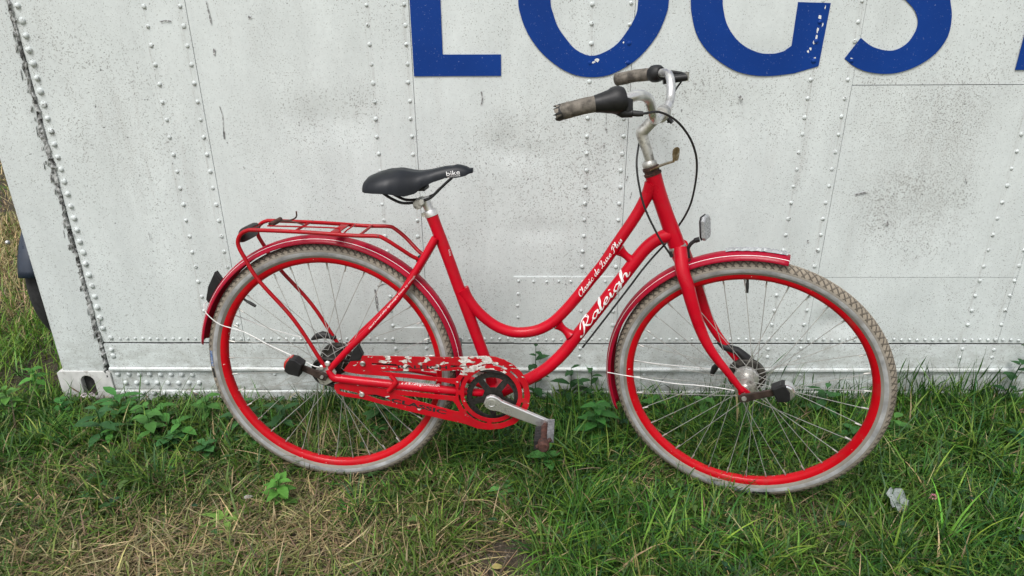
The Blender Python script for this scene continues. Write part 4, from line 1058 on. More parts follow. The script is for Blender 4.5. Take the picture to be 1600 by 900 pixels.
def crank(s, uv_end):
    d = Vector((uv_end[0] - BBC[0], uv_end[1] - BBC[1])); L = d.length; d.normalize(); n_ = Vector((-d.y, d.x))
    lp = []
    stations = [(-0.016, 0.0085), (-0.010, 0.0155), (0.0, 0.0185), (0.010, 0.0175), (0.025, 0.0135), (0.07, 0.0128), (L - 0.03, 0.0112), (L - 0.01, 0.0108), (L + 0.006, 0.0100), (L + 0.011, 0.006)]
    for x, h in stations: lp.append((BBC[0] + d.x * x + n_.x * h, BBC[1] + d.y * x + n_.y * h))
    for x, h in stations[::-1]: lp.append((BBC[0] + d.x * x - n_.x * h, BBC[1] + d.y * x - n_.y * h))
    o = put('crank_arm', plate([lp], s * 0.078, 0.0125, 'crank', 0.0032), bike)
    MB().lathe([(0.0125, -s * 0.0842), (0.0125, -s * 0.0850), (0.0095, -s * 0.0853), (0.0090, -s * 0.078), (0.0, -s * 0.078)], 20, b3(BBC, 0)).build('crank_rim', 'crank', o)
    MB().lathe([(0.0088, -s * 0.0810), (0.006, -s * 0.0822), (0, -s * 0.0822)], 16, b3(BBC, 0)).build('crank_bolt', 'black', o)
    return o
ce = [(0.6048, 0.2409)][0]
crank(1, ce); crank(-1, (2 * BBC[0] - ce[0], 2 * BBC[1] - ce[1]))
def pedal(s, c, label=None):
    Y = lambda w: -s * w
    pd = bpart('pedal', MB().tube([(c[0], Y(0.082), c[1]), (c[0], Y(0.100), c[1]), (c[0], Y(0.101), c[1]), (c[0], Y(0.176), c[1]), (c[0], Y(0.177), c[1]), (c[0], Y(0.198), c[1]), (c[0], Y(0.204), c[1])], [0.006, 0.006, 0.0105, 0.0085, 0.015, 0.0155, 0.011], 14)
               .tube([(c[0] + 0.018, Y(0.180), c[1] + 0.012), (c[0] - 0.018, Y(0.180), c[1] - 0.012)], 0.0055, 8)
               .tube([(c[0] + 0.018, Y(0.096), c[1] + 0.012), (c[0] - 0.018, Y(0.096), c[1] - 0.012)], 0.0055, 8), 'rust', label=label)
    for k, sg in enumerate((1, -1)):                                   # two ribbed rubber treads either side of the axle
        b = MB(); uc, vc = c[0] + sg * 0.0165, c[1] + sg * 0.011
        for w0 in np.arange(0.096, 0.168, 0.0078):
            b.box((uc - 0.0085, min(Y(w0), Y(w0 + 0.006)), vc - 0.0125), (uc + 0.0085, max(Y(w0), Y(w0 + 0.006)), vc + 0.0125))
        b.box((uc - 0.0072, min(Y(0.096), Y(0.174)), vc - 0.0112), (uc + 0.0072, max(Y(0.096), Y(0.174)), vc + 0.0112))
        b.build('pedal_tread', 'grey_rubber' if sg > 0 else 'black_rubber', pd, False)
pedal(1, ce, 'rusty pedal with grey rubber treads')
pedal(-1, (2 * BBC[0] - ce[0], 2 * BBC[1] - ce[1]))

# magnet lamps on the axles
def lamp(name, c, s, end, lens_dir, lens, steer, label):
    w0 = 0.074
    d = Vector((end[0] - c[0], end[1] - c[1])); L = d.length; d.normalize(); n_ = Vector((-d.y, d.x))
    P = lambda x, h: (c[0] + d.x * x + n_.x * h, c[1] + d.y * x + n_.y * h)
    arm = [P(-0.012, 0.008), P(0.0, 0.011), P(0.02, 0.009), P(L, 0.0075), P(L, -0.0075), P(0.02, -0.009), P(0.0, -0.011), P(-0.012, -0.008)]
    a = put(name, plate([arm], w0, 0.006, 'brown_metal', 0.001), bike, label, STEER if steer else None)
    q_ = 0.0 if steer else 0.0065
    m0 = P(L + 0.012, 0.0)
    sh = lambda lp: [(m0[0] + (q[0] - m0[0]) * 0.84, m0[1] + (q[1] - m0[1]) * 0.84) for q in lp]
    hx = sh([P(L - 0.010, 0.020), P(L + 0.018, 0.025), P(L + (0.024 if steer else 0.031), 0.0215), P(L + (0.028 if steer else 0.034), 0.0), P(L + (0.022 if steer else 0.029), -0.0215), P(L + 0.014, -0.025), P(L - 0.008, -0.019)])
    put('lamp_housing', plate([hx], w0 + 0.004, 0.032, 'black', 0.004), a)
    ln = sh([P(L + 0.0195 + q_, 0.0215), P(L + 0.030, 0.019), P(L + 0.0375, 0.010), P(L + 0.0395, -0.003), P(L + 0.036, -0.014), P(L + 0.0275 + q_ * 0.3, -0.021), P(L + 0.0205 + q_, -0.0205)])
    put('lamp_lens', plate([ln], w0 + 0.004, 0.029, lens, 0.005), a)
    return a
le = [(-0.061, 0.378)][0]
lamp('rear_lamp', RC, 1, le, -1, 'red_lens', False, 'black axle lamp with a red lens at the rear wheel')
le = [(1.2113, 0.3872)][0]
lamp('front_lamp', FC, 1, le, 1, 'chrome_lens', True, 'black axle lamp with a silver lens at the front wheel')

# front reflector on its curved stalk
sk = [(0.9583, 0.6905), (0.955, 0.7109), (0.96, 0.7269), (0.9716, 0.7383), (0.9806, 0.7426)]
fr_ = bpart('front_reflector', MB().tube(spl([b3(q, 0.004) for q in sk], 4), [0.0055] * 4 + [0.0048] * 8 + [0.0065] * 5, 10).tube([b3(q, 0.004) for q in [(0.9587, 0.6853), (0.9613, 0.6734)]], 0.008, 10), 'black', steer=True, label='black stalk with a clear reflector above the front mudguard')
rc_ = [(0.9871, 0.7735)][0]
vs = []
for dx, sc in ((0.0, 0.92), (0.003, 1.0), (0.008, 1.0), (0.0105, 0.93)):
    for y, z in ((-0.016, -0.029), (-0.022, -0.021), (-0.022, 0.021), (-0.013, 0.030), (0.013, 0.030), (0.022, 0.021), (0.022, -0.021), (0.016, -0.029)):
        vs.append((rc_[0] + dx - 0.12 * z, y * sc, rc_[1] + z * sc))
fs = [(j * 8 + k, j * 8 + (k + 1) % 8, j * 8 + 8 + (k + 1) % 8, j * 8 + 8 + k) for j in range(3) for k in range(8)] + [tuple(range(8)), tuple(range(24, 32))]
def turned(q, a=math.radians(-14)):
    x, y = q[0] - rc_[0], q[1] + 0.004
    return (rc_[0] + x * math.cos(a) - y * math.sin(a), -0.004 + x * math.sin(a) + y * math.cos(a), q[2])
tv_ = [turned(q) for q in vs]
MB().add(tv_, fs).build('reflector_lens', 'clear_lens', fr_, False)
MB().add([turned((x - 0.0035, y * 1.04, rc_[1] + (z - rc_[1]) * 1.04)) for x, y, z in vs[:16]], [tuple(range(8)), tuple(range(8, 16))] + [(k, (k + 1) % 8, 8 + (k + 1) % 8, 8 + k) for k in range(8)]).build('reflector_back', 'black', fr_, False)

# cables
def wpt(q, w): return b3(q, w)
ca = [STEER @ Vector((0.862, -0.229, 1.082))]
cA = [(0.8379, 1.0585)] + [(0.8782, 1.0394)] + [(0.913, 1.0042)] + [(0.935, 0.9672)] + [(0.9464, 0.9321)] + [(0.9511, 0.8893)] + [(0.9499, 0.8343)] + [(0.9414, 0.7938)] + [(0.9283, 0.7587)] + [(0.9055, 0.7207)] + [(0.8729, 0.6878)] + [(0.8432, 0.654)] + [(0.8162, 0.6118)] + [(0.7544, 0.5176)] + [(0.6982, 0.4332)]
wA = (0.19, 0.16, 0.13, 0.10, 0.075, 0.05, 0.02, -0.005, -0.028, -0.03, -0.01, 0.006, 0.006, 0.006, 0.006)
bpart('gear_cable', MB().tube(spl([tuple(ca[0])] + [b3(q, w) for q, w in zip(cA, wA)], 5), 0.0026, 8), 'black_rubber')
cB = [(0.8883, 1.1133), (0.8754, 1.087), (0.8635, 1.067)]
pB = [b3(q, w) for q, w in zip(cB, (-0.25, -0.25, -0.24))]
pB = [tuple(STEER @ Vector(q)) for q in pB]
mid = [(0.9045, 1.0614)] + [(0.856, 1.0184)] + [(0.8248, 0.9835)] + [(0.814, 0.9492)] + [(0.8121, 0.9187)] + [(0.8199, 0.8742)] + [(0.8362, 0.8223)] + [(0.8678, 0.7626)] + [(0.8891, 0.7297)] + [(0.9106, 0.7008)]
wB = (-0.16, -0.08, -0.03, 0.01, 0.035, 0.045, 0.05, 0.05, 0.046, 0.04)
bpart('brake_cable', MB().tube(spl(pB + [b3(q, w) for q, w in zip(mid, wB)], 5), 0.0026, 8).tube([b3(mid[-1], 0.04), b3((mid[-1][0] - 0.006, mid[-1][1] + 0.012), 0.042)], 0.0045, 8), 'black_rubber')

# lettering on the tubes: a nib-drawn script
GL = {
 'a': (1.0, [[(.74, .78), (.42, 1), (.08, .55), (.3, 0), (.72, .55)], [(.78, 1), (.74, .25), (.88, 0), (1.08, .25)]]),
 'c': (.85, [[(.66, .8), (.42, 1), (.08, .5), (.34, 0), (.86, .32)]]),
 'd': (1.05, [[(.74, .78), (.42, 1), (.08, .55), (.3, 0), (.72, .55)], [(.82, 2), (.74, .25), (.88, 0), (1.1, .25)]]),
 'e': (.85, [[(.02, .38), (.45, .5), (.58, .85), (.38, 1), (.08, .5), (.34, 0), (.88, .35)]]),
 'g': (1.0, [[(.74, .78), (.42, 1), (.08, .55), (.3, 0), (.72, .55)], [(.8, 1), (.74, -.25), (.45, -.68), (.14, -.48), (.5, -.12), (1.05, .2)]]),
 'h': (1.1, [[(.0, .35), (.3, 1.4), (.36, 2), (.2, 1.6), (.13, 0)], [(.14, .55), (.48, 1), (.7, .8), (.68, .2), (.84, 0), (1.08, .3)]]),
 'i': (.5, [[(.14, 1), (.1, .25), (.24, 0), (.5, .3)], [(.2, 1.4), (.22, 1.55)]]),
 'l': (.5, [[(.0, .35), (.3, 1.4), (.36, 2), (.2, 1.6), (.12, .25), (.26, 0), (.5, .3)]]),
 's': (.65, [[(.0, .25), (.38, 1), (.5, .5), (.34, 0), (.08, .15)], [(.4, .02), (.66, .3)]]),
 'u': (1.0, [[(.1, 1), (.08, .28), (.28, 0), (.7, .6)], [(.76, 1), (.7, .25), (.84, 0), (1.06, .3)]]),
 'x': (.9, [[(.05, .85), (.22, 1), (.52, .1), (.86, .2)], [(.72, .98), (.08, .02)]]),
 'C': (1.25, [[(1.05, 1.5), (.98, 1.95), (.4, 1.7), (.1, .8), (.35, 0), (.85, .1), (1.25, .5)]]),
 'L': (1.2, [[(.1, 1.35), (.45, 1.9), (.85, 1.85), (.65, 1.1), (.4, .35), (.1, 0), (.05, .2), (.45, .2), (1.0, -.1), (1.35, .2)]]),
 'P': (1.2, [[(.62, 1.8), (.45, .8), (.15, -.15), (-.15, .05)], [(.0, 1.15), (.35, 1.9), (.95, 2), (1.2, 1.5), (.9, 1.0), (.45, .95)]]),
 'R': (1.5, [[(.62, 1.8), (.45, .8), (.1, -.2), (-.25, -.15), (-.2, .15)], [(.0, 1.15), (.35, 1.9), (.95, 2), (1.2, 1.5), (.9, 1.0), (.5, .95)], [(.62, .98), (.9, .3), (1.15, 0), (1.5, .35)]]),
 ' ': (.55, []),
}
def nib_text(text, p0, p1, sy, slant, nib, centre, radius, parent, label=None, drop=0.0):
    adv = sum(GL[ch][0] for ch in text)
    d = Vector((p1[0] - p0[0], p1[1] - p0[1])); L = d.length; sx_ = L / adv; d.normalize(); n_ = Vector((-d.y, d.x))
    cl = [Vector((q[0], q[2])) for q in centre]
    def place(a, h):
        q = Vector(p0) + d * a + n_ * (h - drop)
        dist = min((q - (s0 + (s1 - s0) * max(0, min(1, (q - s0).dot(s1 - s0) / max((s1 - s0).length_squared, 1e-12))))).length for s0, s1 in zip(cl, cl[1:]))
        return (q.x, -(math.sqrt(max(radius ** 2 - dist ** 2, 1e-8)) + 0.0007), q.y)
    b = MB(); x0 = 0.0
    for ch in text:
        w_, strokes = GL[ch]
        for st in strokes:
            pts = spl([((x0 + x) , y, 0) for x, y in st], 5)
            k = len(pts); vs = []
            for i, q in enumerate(pts):
                tg = (pts[min(i + 1, k - 1)] - pts[max(i - 1, 0)]); tg = Vector((tg.x * sx_, tg.y * sy)).normalized()
                nn = Vector((-tg.y, tg.x))
                a, h = q.x * sx_ + q.y * sy * slant, q.y * sy
                wv = Vector((nib, nib * 0.25)); hw = max(abs(nn.dot(wv)) * 0.5, nib * 0.13)
                if i in (0, k - 1): hw *= 0.6
                vs += [place(a + nn.x * hw, h + nn.y * hw), place(a - nn.x * hw, h - nn.y * hw)]
            b.add(vs, [(2 * i, 2 * i + 1, 2 * i + 3, 2 * i + 2) for i in range(k - 1)])
        x0 += w_
    return b.build('lettering', 'print', parent, False, label)
def off_centre(q, centre):
    cl = [Vector((c[0], c[2])) for c in centre]; q = Vector(q); best = (9, 0)
    for s0, s1 in zip(cl, cl[1:]):
        t_ = max(0, min(1, (q - s0).dot(s1 - s0) / (s1 - s0).length_squared)); e_ = q - (s0 + (s1 - s0) * t_)
        if e_.length < best[0]: best = (e_.length, e_.y)
    return math.copysign(best[0], best[1])
pp = [(0.6897, 0.4817), (0.8095, 0.6527)]
def baseline(pts, centre, below):  # the two ends of a baseline running a fixed distance under the tube's centre line
    d_ = Vector((pts[1][0] - pts[0][0], pts[1][1] - pts[0][1])).normalized(); n_ = Vector((-d_.y, d_.x))
    return [tuple(Vector(q) - n_ * (off_centre(q, centre) + below)) for q in pts]
pp = baseline(pp, down_c, 0.0060)
nib_text('Raleigh', pp[0], pp[1], 0.0112, 0.45, 0.0068, down_c, 0.0165, down_tube, 'white script lettering on the lower tube')
pp = [(0.6832, 0.5828), (0.7927, 0.7293)]
pp = baseline(pp, top_c, 0.0050)
nib_text('Classic de Luxe Plus', pp[0], pp[1], 0.0068, 0.4, 0.0025, top_c, 0.0145, top_tube, 'white script lettering on the upper tube')
def tube_surf(cl3, r):
    cl = [(Vector((q[0], q[2])), -q[1]) for q in cl3]
    def f(q):
        q = Vector(q); best = (9, 0)
        for (s0, w0), (s1, w1) in zip(cl, cl[1:]):
            tt = max(0, min(1, (q - s0).dot(s1 - s0) / max((s1 - s0).length_squared, 1e-12)))
            dd = (q - (s0 + (s1 - s0) * tt)).length
            if dd < best[0]: best = (dd, w0 + (w1 - w0) * tt)
        return best[1] + math.sqrt(max(r * r - best[0] ** 2, 1e-8)) + 0.0006
    return f
pp = [(0.1359, 0.489), (0.2606, 0.6322)]
letters_on('Hand brazed alloy lightweight frame by raleigh', pp[0], pp[1], 0.066, 0.0062, 'print', stay_tubes[0], 0.25, surf=tube_surf(path(sw, [0.014, 0.030, 0.046, 0.056, 0.061, 0.062], 5), 0.0095))
pp = [(0.2123, 0.3332), (0.317, 0.3244)]
letters_on('www.raleighbikes.dk', pp[0], pp[1], 0.066, 0.0088, 'print', chain_stays[0], 0.3, surf=tube_surf(path(cs, [0.062, 0.062, 0.061, 0.058, 0.05, 0.042, 0.022], 5), 0.0122))
pp = [(0.3471, 0.8908), (0.3802, 0.896)]
letters_on('bike', pp[0], pp[1], 0.022, 0.0155, 'print', sad, 0.0, 0.0, surf=lambda q: saddle_side(q[0], q[1]) + 0.0009)
pp = [(0.3493, 0.8859), (0.3809, 0.8914)]
letters_on('ATTITUDE', pp[0], pp[1], 0.022, 0.0048, 'print', sad, 0.0, 0.0, surf=lambda q: saddle_side(q[0], q[1]) + 0.0009)
# small stickers on the seat tube
pp = [(0.3493, 0.6818), (0.3463, 0.6972)]
letters_on('DAM', pp[0], pp[1], 0.016, 0.005, 'print', seat_tube, surf=tube_surf(seat_c, 0.0155))

# ------------------------------------------------------------------ moped behind the container's end
mp = tag(empty('moped', (-1.765, 0.0, 0.0)), 'moped with black tyre and dark blue mudguard, hidden behind the container\'s left end', 'moped')
def mpart(n, b, m, smooth=True): return b.build(n, m, mp, smooth)
R_, r_ = 0.262, 0.050
prof = [(R_ + r_ * math.cos(a), r_ * 1.05 * math.sin(a)) for a in np.linspace(-2.5, 2.5, 15)]
MC = (0.0, 0.50, 0.309)
mpart('tyre', MB().lathe(prof, 60, MC, 'x'), 'moped_tyre')
mpart('rim', MB().lathe([(0.235, -0.03), (0.222, -0.028), (0.212, 0.0), (0.222, 0.028), (0.235, 0.03), (0.225, 0.0)], 48, MC, 'x', True), 'steel')
mpart('hub', MB().lathe([(0.0, -0.05), (0.05, -0.05), (0.06, -0.02), (0.06, 0.02), (0.05, 0.05), (0.0, 0.05)], 24, MC, 'x'), 'dull_steel')
vs, fs = [], []
for i in range(33):
    a = math.radians(166 - 130 * i / 32)
    for k in range(13):
        x = (k - 6) / 6; rad = 0.322 + 0.026 * (1 - abs(x) ** 3); vs.append((x * 0.043, MC[1] + rad * math.cos(a), MC[2] + rad * math.sin(a)))
for i in range(32): fs += [(i * 13 + k, i * 13 + 13 + k, i * 13 + 14 + k, i * 13 + k + 1) for k in range(12)]
mg = mpart('mudguard', MB().add(vs, fs), 'moped_blue')
md = mg.modifiers.new('thickness', 'SOLIDIFY'); md.thickness = 0.003
for s in (-1, 1):
    mpart('fork_leg', MB().tube([(s * 0.075, 0.50, 0.309), (s * 0.075, 0.68, 0.78)], 0.017, 12), 'dull_steel')
    mpart('grip', MB().tube([(s * 0.03, 0.78, 0.97), (s * 0.10, 0.82, 0.97)], 0.016, 12), 'black_rubber')
mpart('fork_bolt', MB().sphere((-0.040, 0.185, 0.52), 0.008), 'steel')
mpart('steering_column', MB().tube([(0, 0.66, 0.72), (0, 0.76, 0.97)], 0.028, 14), 'moped_blue')
mpart('body', MB().tube(spl([(0, 0.74, 0.90), (0, 0.86, 0.55), (0, 1.0, 0.34), (0, 1.25, 0.36), (0, 1.5, 0.55), (0, 1.85, 0.62)], 5), lerp_list([0.05, 0.09, 0.09, 0.09, 0.10, 0.05], 26), 16), 'moped_blue')
mpart('seat', MB().tube(spl([(0, 1.28, 0.73), (0, 1.5, 0.75), (0, 1.85, 0.77)], 5), lerp_list([0.06, 0.09, 0.085, 0.05], 11), 14), 'black')
mpart('rear_tyre', MB().lathe(prof, 60, (0, 1.68, 0.309), 'x'), 'moped_tyre')
mpart('rear_rim', MB().lathe([(0.235, -0.03), (0.0, -0.03), (0.0, 0.03), (0.235, 0.03)], 48, (0, 1.68, 0.309), 'x'), 'steel')

# ------------------------------------------------------------------ grass
def leaf_mat(name):
    t = NT(name)
    a = t.new('ShaderNodeAttribute', attribute_name='tint')
    c = t.coord()
    k = t.mix(t.step(t.noise(c, 90, 2), 0.3, 0.7), (0.82, 0.82, 0.82), (1.1, 1.1, 1.1))
    mx = t.new('ShaderNodeMix', data_type='RGBA', blend_type='MULTIPLY'); mx.inputs['Factor'].default_value = 1.0
    t.l.new(a.outputs['Color'], mx.inputs[6]); t.l.new(k, mx.inputs[7])
    t.set(Base_Color=mx.outputs[2], Roughness=0.52, Specular_IOR_Level=0.35)
    tr = t.new('ShaderNodeBsdfTranslucent'); t.l.new(mx.outputs[2], tr.inputs['Color'])
    ms = t.new('ShaderNodeMixShader'); ms.inputs[0].default_value = 0.25
    out = t.n['Material Output']
    t.l.new(t.b.outputs[0], ms.inputs[1]); t.l.new(tr.outputs[0], ms.inputs[2]); t.l.new(ms.outputs[0], out.inputs['Surface'])
    return t.m
M['leaf'] = leaf_mat('leaf_blade')
GREEN = np.array([[0.018, 0.068, 0.010], [0.040, 0.125, 0.014], [0.076, 0.175, 0.020], [0.135, 0.215, 0.030], [0.026, 0.098, 0.028]])
STRAW = np.array([[0.46, 0.36, 0.19], [0.33, 0.25, 0.14], [0.19, 0.14, 0.085], [0.34, 0.31, 0.14], [0.21, 0.22, 0.08]])

def blades(name, P, length, width, lean, curl, tint, seg=3, z=None):
    """P (n,2) roots; each blade a tapering, arching strip of seg quads"""
    n = len(P)
    az = RNG.uniform(0, 2 * PI, n) if not isinstance(lean, tuple) else lean[1]
    ln = lean[0] if isinstance(lean, tuple) else lean
    dirx, diry = np.cos(az), np.sin(az)
    sxv, syv = -diry, dirx
    tw = RNG.normal(0, 0.6, n)
    zz = ground_z(P[:, 0], P[:, 1]) if z is None else z
    V = np.zeros((n, seg * 2 + 1, 3))
    x = np.zeros(n); h = np.zeros(n); ang = ln.copy()
    for i in range(seg + 1):
        wf = width * (1.0 - (i / seg) ** 1.7) * 0.5 * (0.7 if i == 0 else 1.0)
        cx, cy = P[:, 0] + dirx * x, P[:, 1] + diry * x
        c2, s2 = np.cos(tw * i / seg), np.sin(tw * i / seg)
        wx, wy, wz = sxv * c2, syv * c2, s2
        if i < seg:
            V[:, 2 * i] = np.c_[cx - wx * wf, cy - wy * wf, zz + h - wz * wf]
            V[:, 2 * i + 1] = np.c_[cx + wx * wf, cy + wy * wf, zz + h + wz * wf]
        else:
            V[:, 2 * seg] = np.c_[cx, cy, zz + h]
        st = length / seg
        x = x + np.sin(ang) * st; h = np.maximum(h + np.cos(ang) * st, 0.003); ang = ang + curl / seg
    V[:, :, 2] = np.where(V[:, :, 1] > -0.006, V[:, :, 2], V[:, :, 2])
    nv = seg * 2 + 1
    # a blade rooted before the container must not pass through its side
    inside = (V[:, :, 1] > -0.016) & (P[:, None, 1] < 0) & (V[:, :, 0] > -1.62)
    V[:, :, 1] = np.where(inside, -0.016 - 0.01 * RNG.random(V.shape[:2]), V[:, :, 1])
    base = (np.arange(n) * nv)[:, None]
    quads = [np.c_[base + 2 * i, base + 2 * i + 1, base + 2 * i + 3, base + 2 * i + 2] for i in range(seg - 1)]
    tris = np.c_[base + 2 * seg - 2, base + 2 * seg - 1, base + 2 * seg]
    Q = np.stack(quads, 1).reshape(-1, 4)
    me = bpy.data.meshes.new(name)
    me.vertices.add(n * nv); me.vertices.foreach_set('co', V.ravel().astype(np.float32))
    nl = Q.size + tris.size; npoly = len(Q) + n
    me.loops.add(nl); me.loops.foreach_set('vertex_index', np.concatenate([Q.ravel(), tris.ravel()]).astype(np.int32))
    me.polygons.add(npoly)
    me.polygons.foreach_set('loop_start', np.concatenate([np.arange(len(Q)) * 4, Q.size + np.arange(n) * 3]).astype(np.int32))
    me.polygons.foreach_set('loop_total', np.concatenate([np.full(len(Q), 4), np.full(n, 3)]).astype(np.int32))
    me.polygons.foreach_set('use_smooth', np.ones(npoly, bool))
    me.update(calc_edges=True)
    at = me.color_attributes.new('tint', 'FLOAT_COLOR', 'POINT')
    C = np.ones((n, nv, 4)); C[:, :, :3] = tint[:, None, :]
    f = np.linspace(0.85, 1.12, nv)[None, :, None]; C[:, :, :3] *= f  # darker roots, lighter tips: shade and highlights painted into the blades
    at.data.foreach_set('color', C.ravel().astype(np.float32))
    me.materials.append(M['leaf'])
    return me

SOIL = [(-0.0258, -0.7419)][0]
def dryness(x, y):
    """0 lush, 1 dead and bare; read off where the lawn is brown"""
    d = 0.14 + 0.22 * fsum(x, y, 5.5, 21) + 0.16 * fsum(x, y, 15, 22)
    d += np.clip((-y - 0.30) * 0.55, -0.32, 0.25)
    d -= np.clip((x - 0.10) * 0.55, -0.10, 0.40)
    d += 0.26 * np.exp(-((x + 0.98) / 0.30) ** 2 - ((y + 0.70) / 0.16) ** 2)
    d += 0.30 * np.exp(-((x + 0.55) / 0.35) ** 2 - ((y + 0.75) / 0.16) ** 2)
    d += 0.9 * np.exp(-((x - SOIL[0]) / 0.12) ** 2 - ((y - SOIL[1]) / 0.10) ** 2)
    return np.clip(d, 0, 1)
def worn(x, y):
    """1 where wheels stand and the grass in front of them is short"""
    return np.maximum(np.exp(-((x + 0.52) / 0.30) ** 2 - ((y + 0.50) / 0.10) ** 2), np.exp(-((x - 0.62) / 0.34) ** 2 - ((y + 0.57) / 0.11) ** 2))
def scatter(n, x0, x1, y0, y1):
    return np.c_[RNG.uniform(x0, x1, n), RNG.uniform(y0, y1, n)]
def tints(n, pal, p=None, jit=0.18):
    k = RNG.choice(len(pal), n, p=p)
    return pal[k] * (1 + RNG.normal(0, jit, (n, 1))) * (1 + RNG.normal(0, 0.06, (n, 3)))
def view_ok(P, m=0.12):             # keep blades the camera can see, with a margin for a step aside
    yy = P[:, 1] + 2.06
    return (np.abs(P[:, 0]) < 0.86 * yy + 0.55 + m)

# thatch lying on the soil; dark understory tints put the gaps' shade into colour
P = scatter(52000, -2.1, 2.3, -1.12, -0.005); P = P[view_ok(P)]
d = dryness(P[:, 0], P[:, 1]); bare = np.exp(-((P[:, 0] - SOIL[0]) / 0.11) ** 2 - ((P[:, 1] - SOIL[1]) / 0.085) ** 2)
P = P[RNG.random(len(P)) < (0.12 + 0.88 * d) * (1 - 1.3 * bare)]; n = len(P); d = dryness(P[:, 0], P[:, 1])
put_ = put('dead_grass', blades('dead_grass', P, RNG.uniform(0.03, 0.14, n), RNG.uniform(0.0018, 0.0046, n), RNG.uniform(1.15, 1.6, n), RNG.uniform(-0.4, 0.6, n), np.where((RNG.random(n) < 0.25 + 0.75 * d)[:, None], tints(n, STRAW, [.22, .24, .20, .16, .18], 0.3), tints(n, np.array([[0.10, 0.075, 0.045], [0.075, 0.085, 0.03], [0.05, 0.075, 0.022]]))), 3, ground_z(P[:, 0], P[:, 1]) + RNG.uniform(0.0, 0.012, n)))
tag(put_, 'flattened straw-coloured dead grass lying on the soil, with blades tinted as dark gaps', kind='stuff')
# lawn: cut short, lying every way
P = scatter(105000, -2.1, 2.3, -1.12, -0.004); P = P[view_ok(P)]
d = dryness(P[:, 0], P[:, 1]); P = P[RNG.random(len(P)) < np.clip(1.1 - 0.75 * d, 0.12, 1) * (1 - 1.2 * np.exp(-((P[:, 0] - SOIL[0]) / 0.115) ** 2 - ((P[:, 1] - SOIL[1]) / 0.09) ** 2))]; n = len(P)
d = dryness(P[:, 0], P[:, 1])
tuft = fsum(P[:, 0], P[:, 1], 26, 61) + 0.6 * fsum(P[:, 0], P[:, 1], 60, 62)
tg = tints(n, GREEN, [.20, .28, .28, .14, .10], 0.28); ts = tints(n, STRAW, None, 0.25)
mixk = (RNG.random(n) < np.clip(0.05 + 0.40 * d - 0.06 * tuft, 0.03, 0.9))[:, None]
yel = np.clip(d + 0.15 * fsum(P[:, 0], P[:, 1], 9, 63), 0, 1)[:, None]
tint = np.where(mixk, ts, tg * (1 - yel * 0.45) + np.array([0.19, 0.225, 0.050]) * yel * 0.45)
near_wall = np.clip(1 + P[:, 1] / 0.35, 0, 1)
ln = (RNG.uniform(0.026, 0.080, n) + RNG.random(n) ** 5 * 0.10) * (1.2 - 0.45 * d) * (1 + 0.22 * np.clip(tuft, -1.5, 1.5)) * (1 - 0.5 * worn(P[:, 0], P[:, 1])) * (0.92 + 0.25 * near_wall)
foot = np.clip(1 + (P[:, 1] + 0.02) / 0.13, 0, 1) * np.where((P[:, 0] > -1.5) & (P[:, 0] < -0.72), 0.72, 0.42)
ln *= 1 - foot
lean = np.abs(RNG.normal(0.95, 0.40, n)) - 0.20 * near_wall
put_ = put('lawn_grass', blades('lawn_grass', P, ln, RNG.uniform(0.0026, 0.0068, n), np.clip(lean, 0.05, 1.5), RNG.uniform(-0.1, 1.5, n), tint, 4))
tag(put_, 'mixed green and yellowing lawn grass around the wheels', kind='stuff')
# clumps of long blades
cl = [(0.3934, -0.2479), (0.2743, -0.3926), (0.1245, -0.3475), (0.538, -0.5447), (0.3568, -0.5716), (0.147, -0.573), (0.0716, -0.7152), (0.2959, -0.7352), (1.3217, -0.2764), (1.4005, -0.3401), (1.1265, -0.4599), (0.9597, -0.6168), (0.795, -0.6876), (0.6097, -0.754), (1.2642, -0.6146), (1.0766, -0.7076), (0.8782, -0.2453), (0.7265, -0.2797), (1.0393, -0.2444), (1.4434, -0.1358), (1.6179, -0.0585), (1.3694, -0.0597), (0.5673, -0.2805), (0.4886, -0.1772), (-0.4495, -0.5771), (-0.3709, -0.5244), (-0.2881, -0.4689), (-0.5622, -0.4127), (-0.9504, -0.3538), (-1.049, -0.4738), (-1.3193, -0.2222), (-1.4029, -0.2576), (-1.5248, -0.2921), (-1.2497, -0.1108), (-0.7872, -0.2542), (-0.7162, -0.1464), (-0.5291, -0.2181), (-0.4236, -0.1069), (-0.1523, -0.2845), (-0.1727, -0.5231), (-0.2105, -0.6723), (-0.1139, -0.2506), (1.4182, -0.458), (0.926, -0.7515), (0.4508, -0.6902), (0.2713, -0.0646), (0.1401, -0.0652), (1.5813, -0.2415), (-1.6246, -0.0732), (-1.7924, 0.0087), (-1.9102, 0.2919)]
roots, dirs, lens, tn = [], [], [], []
for cx, cy in cl:
    k = int(RNG.integers(30, 80)); rd = RNG.uniform(0.015, 0.05)
    q = RNG.normal(0, rd, (k, 2)); roots.append(q + [cx, cy]); dirs.append(np.arctan2(q[:, 1], q[:, 0]) + RNG.normal(0, 0.7, k))
    lens.append(RNG.uniform(0.07, 0.20, k) * (1.0 if cx > 0.0 else 0.72) * (1 - 0.65 * float(worn(np.array(cx), np.array(cy)))))
    pal = GREEN[[0, 1, 2, 3]] if RNG.random() < 0.7 else GREEN[[1, 2, 3, 3]]
    tn.append(tints(k, pal, None, 0.25) * RNG.uniform(1.0, 1.6))
P = np.concatenate(roots); az = np.concatenate(dirs); ln = np.concatenate(lens); tn = np.concatenate(tn); n = len(P)
keep = (P[:, 1] < -0.01) & ~((P[:, 0] < -0.75) & (P[:, 1] > -0.10) & (P[:, 0] > -1.6))
P, az, ln, tn = P[keep], az[keep], ln[keep], tn[keep]; n = len(P)
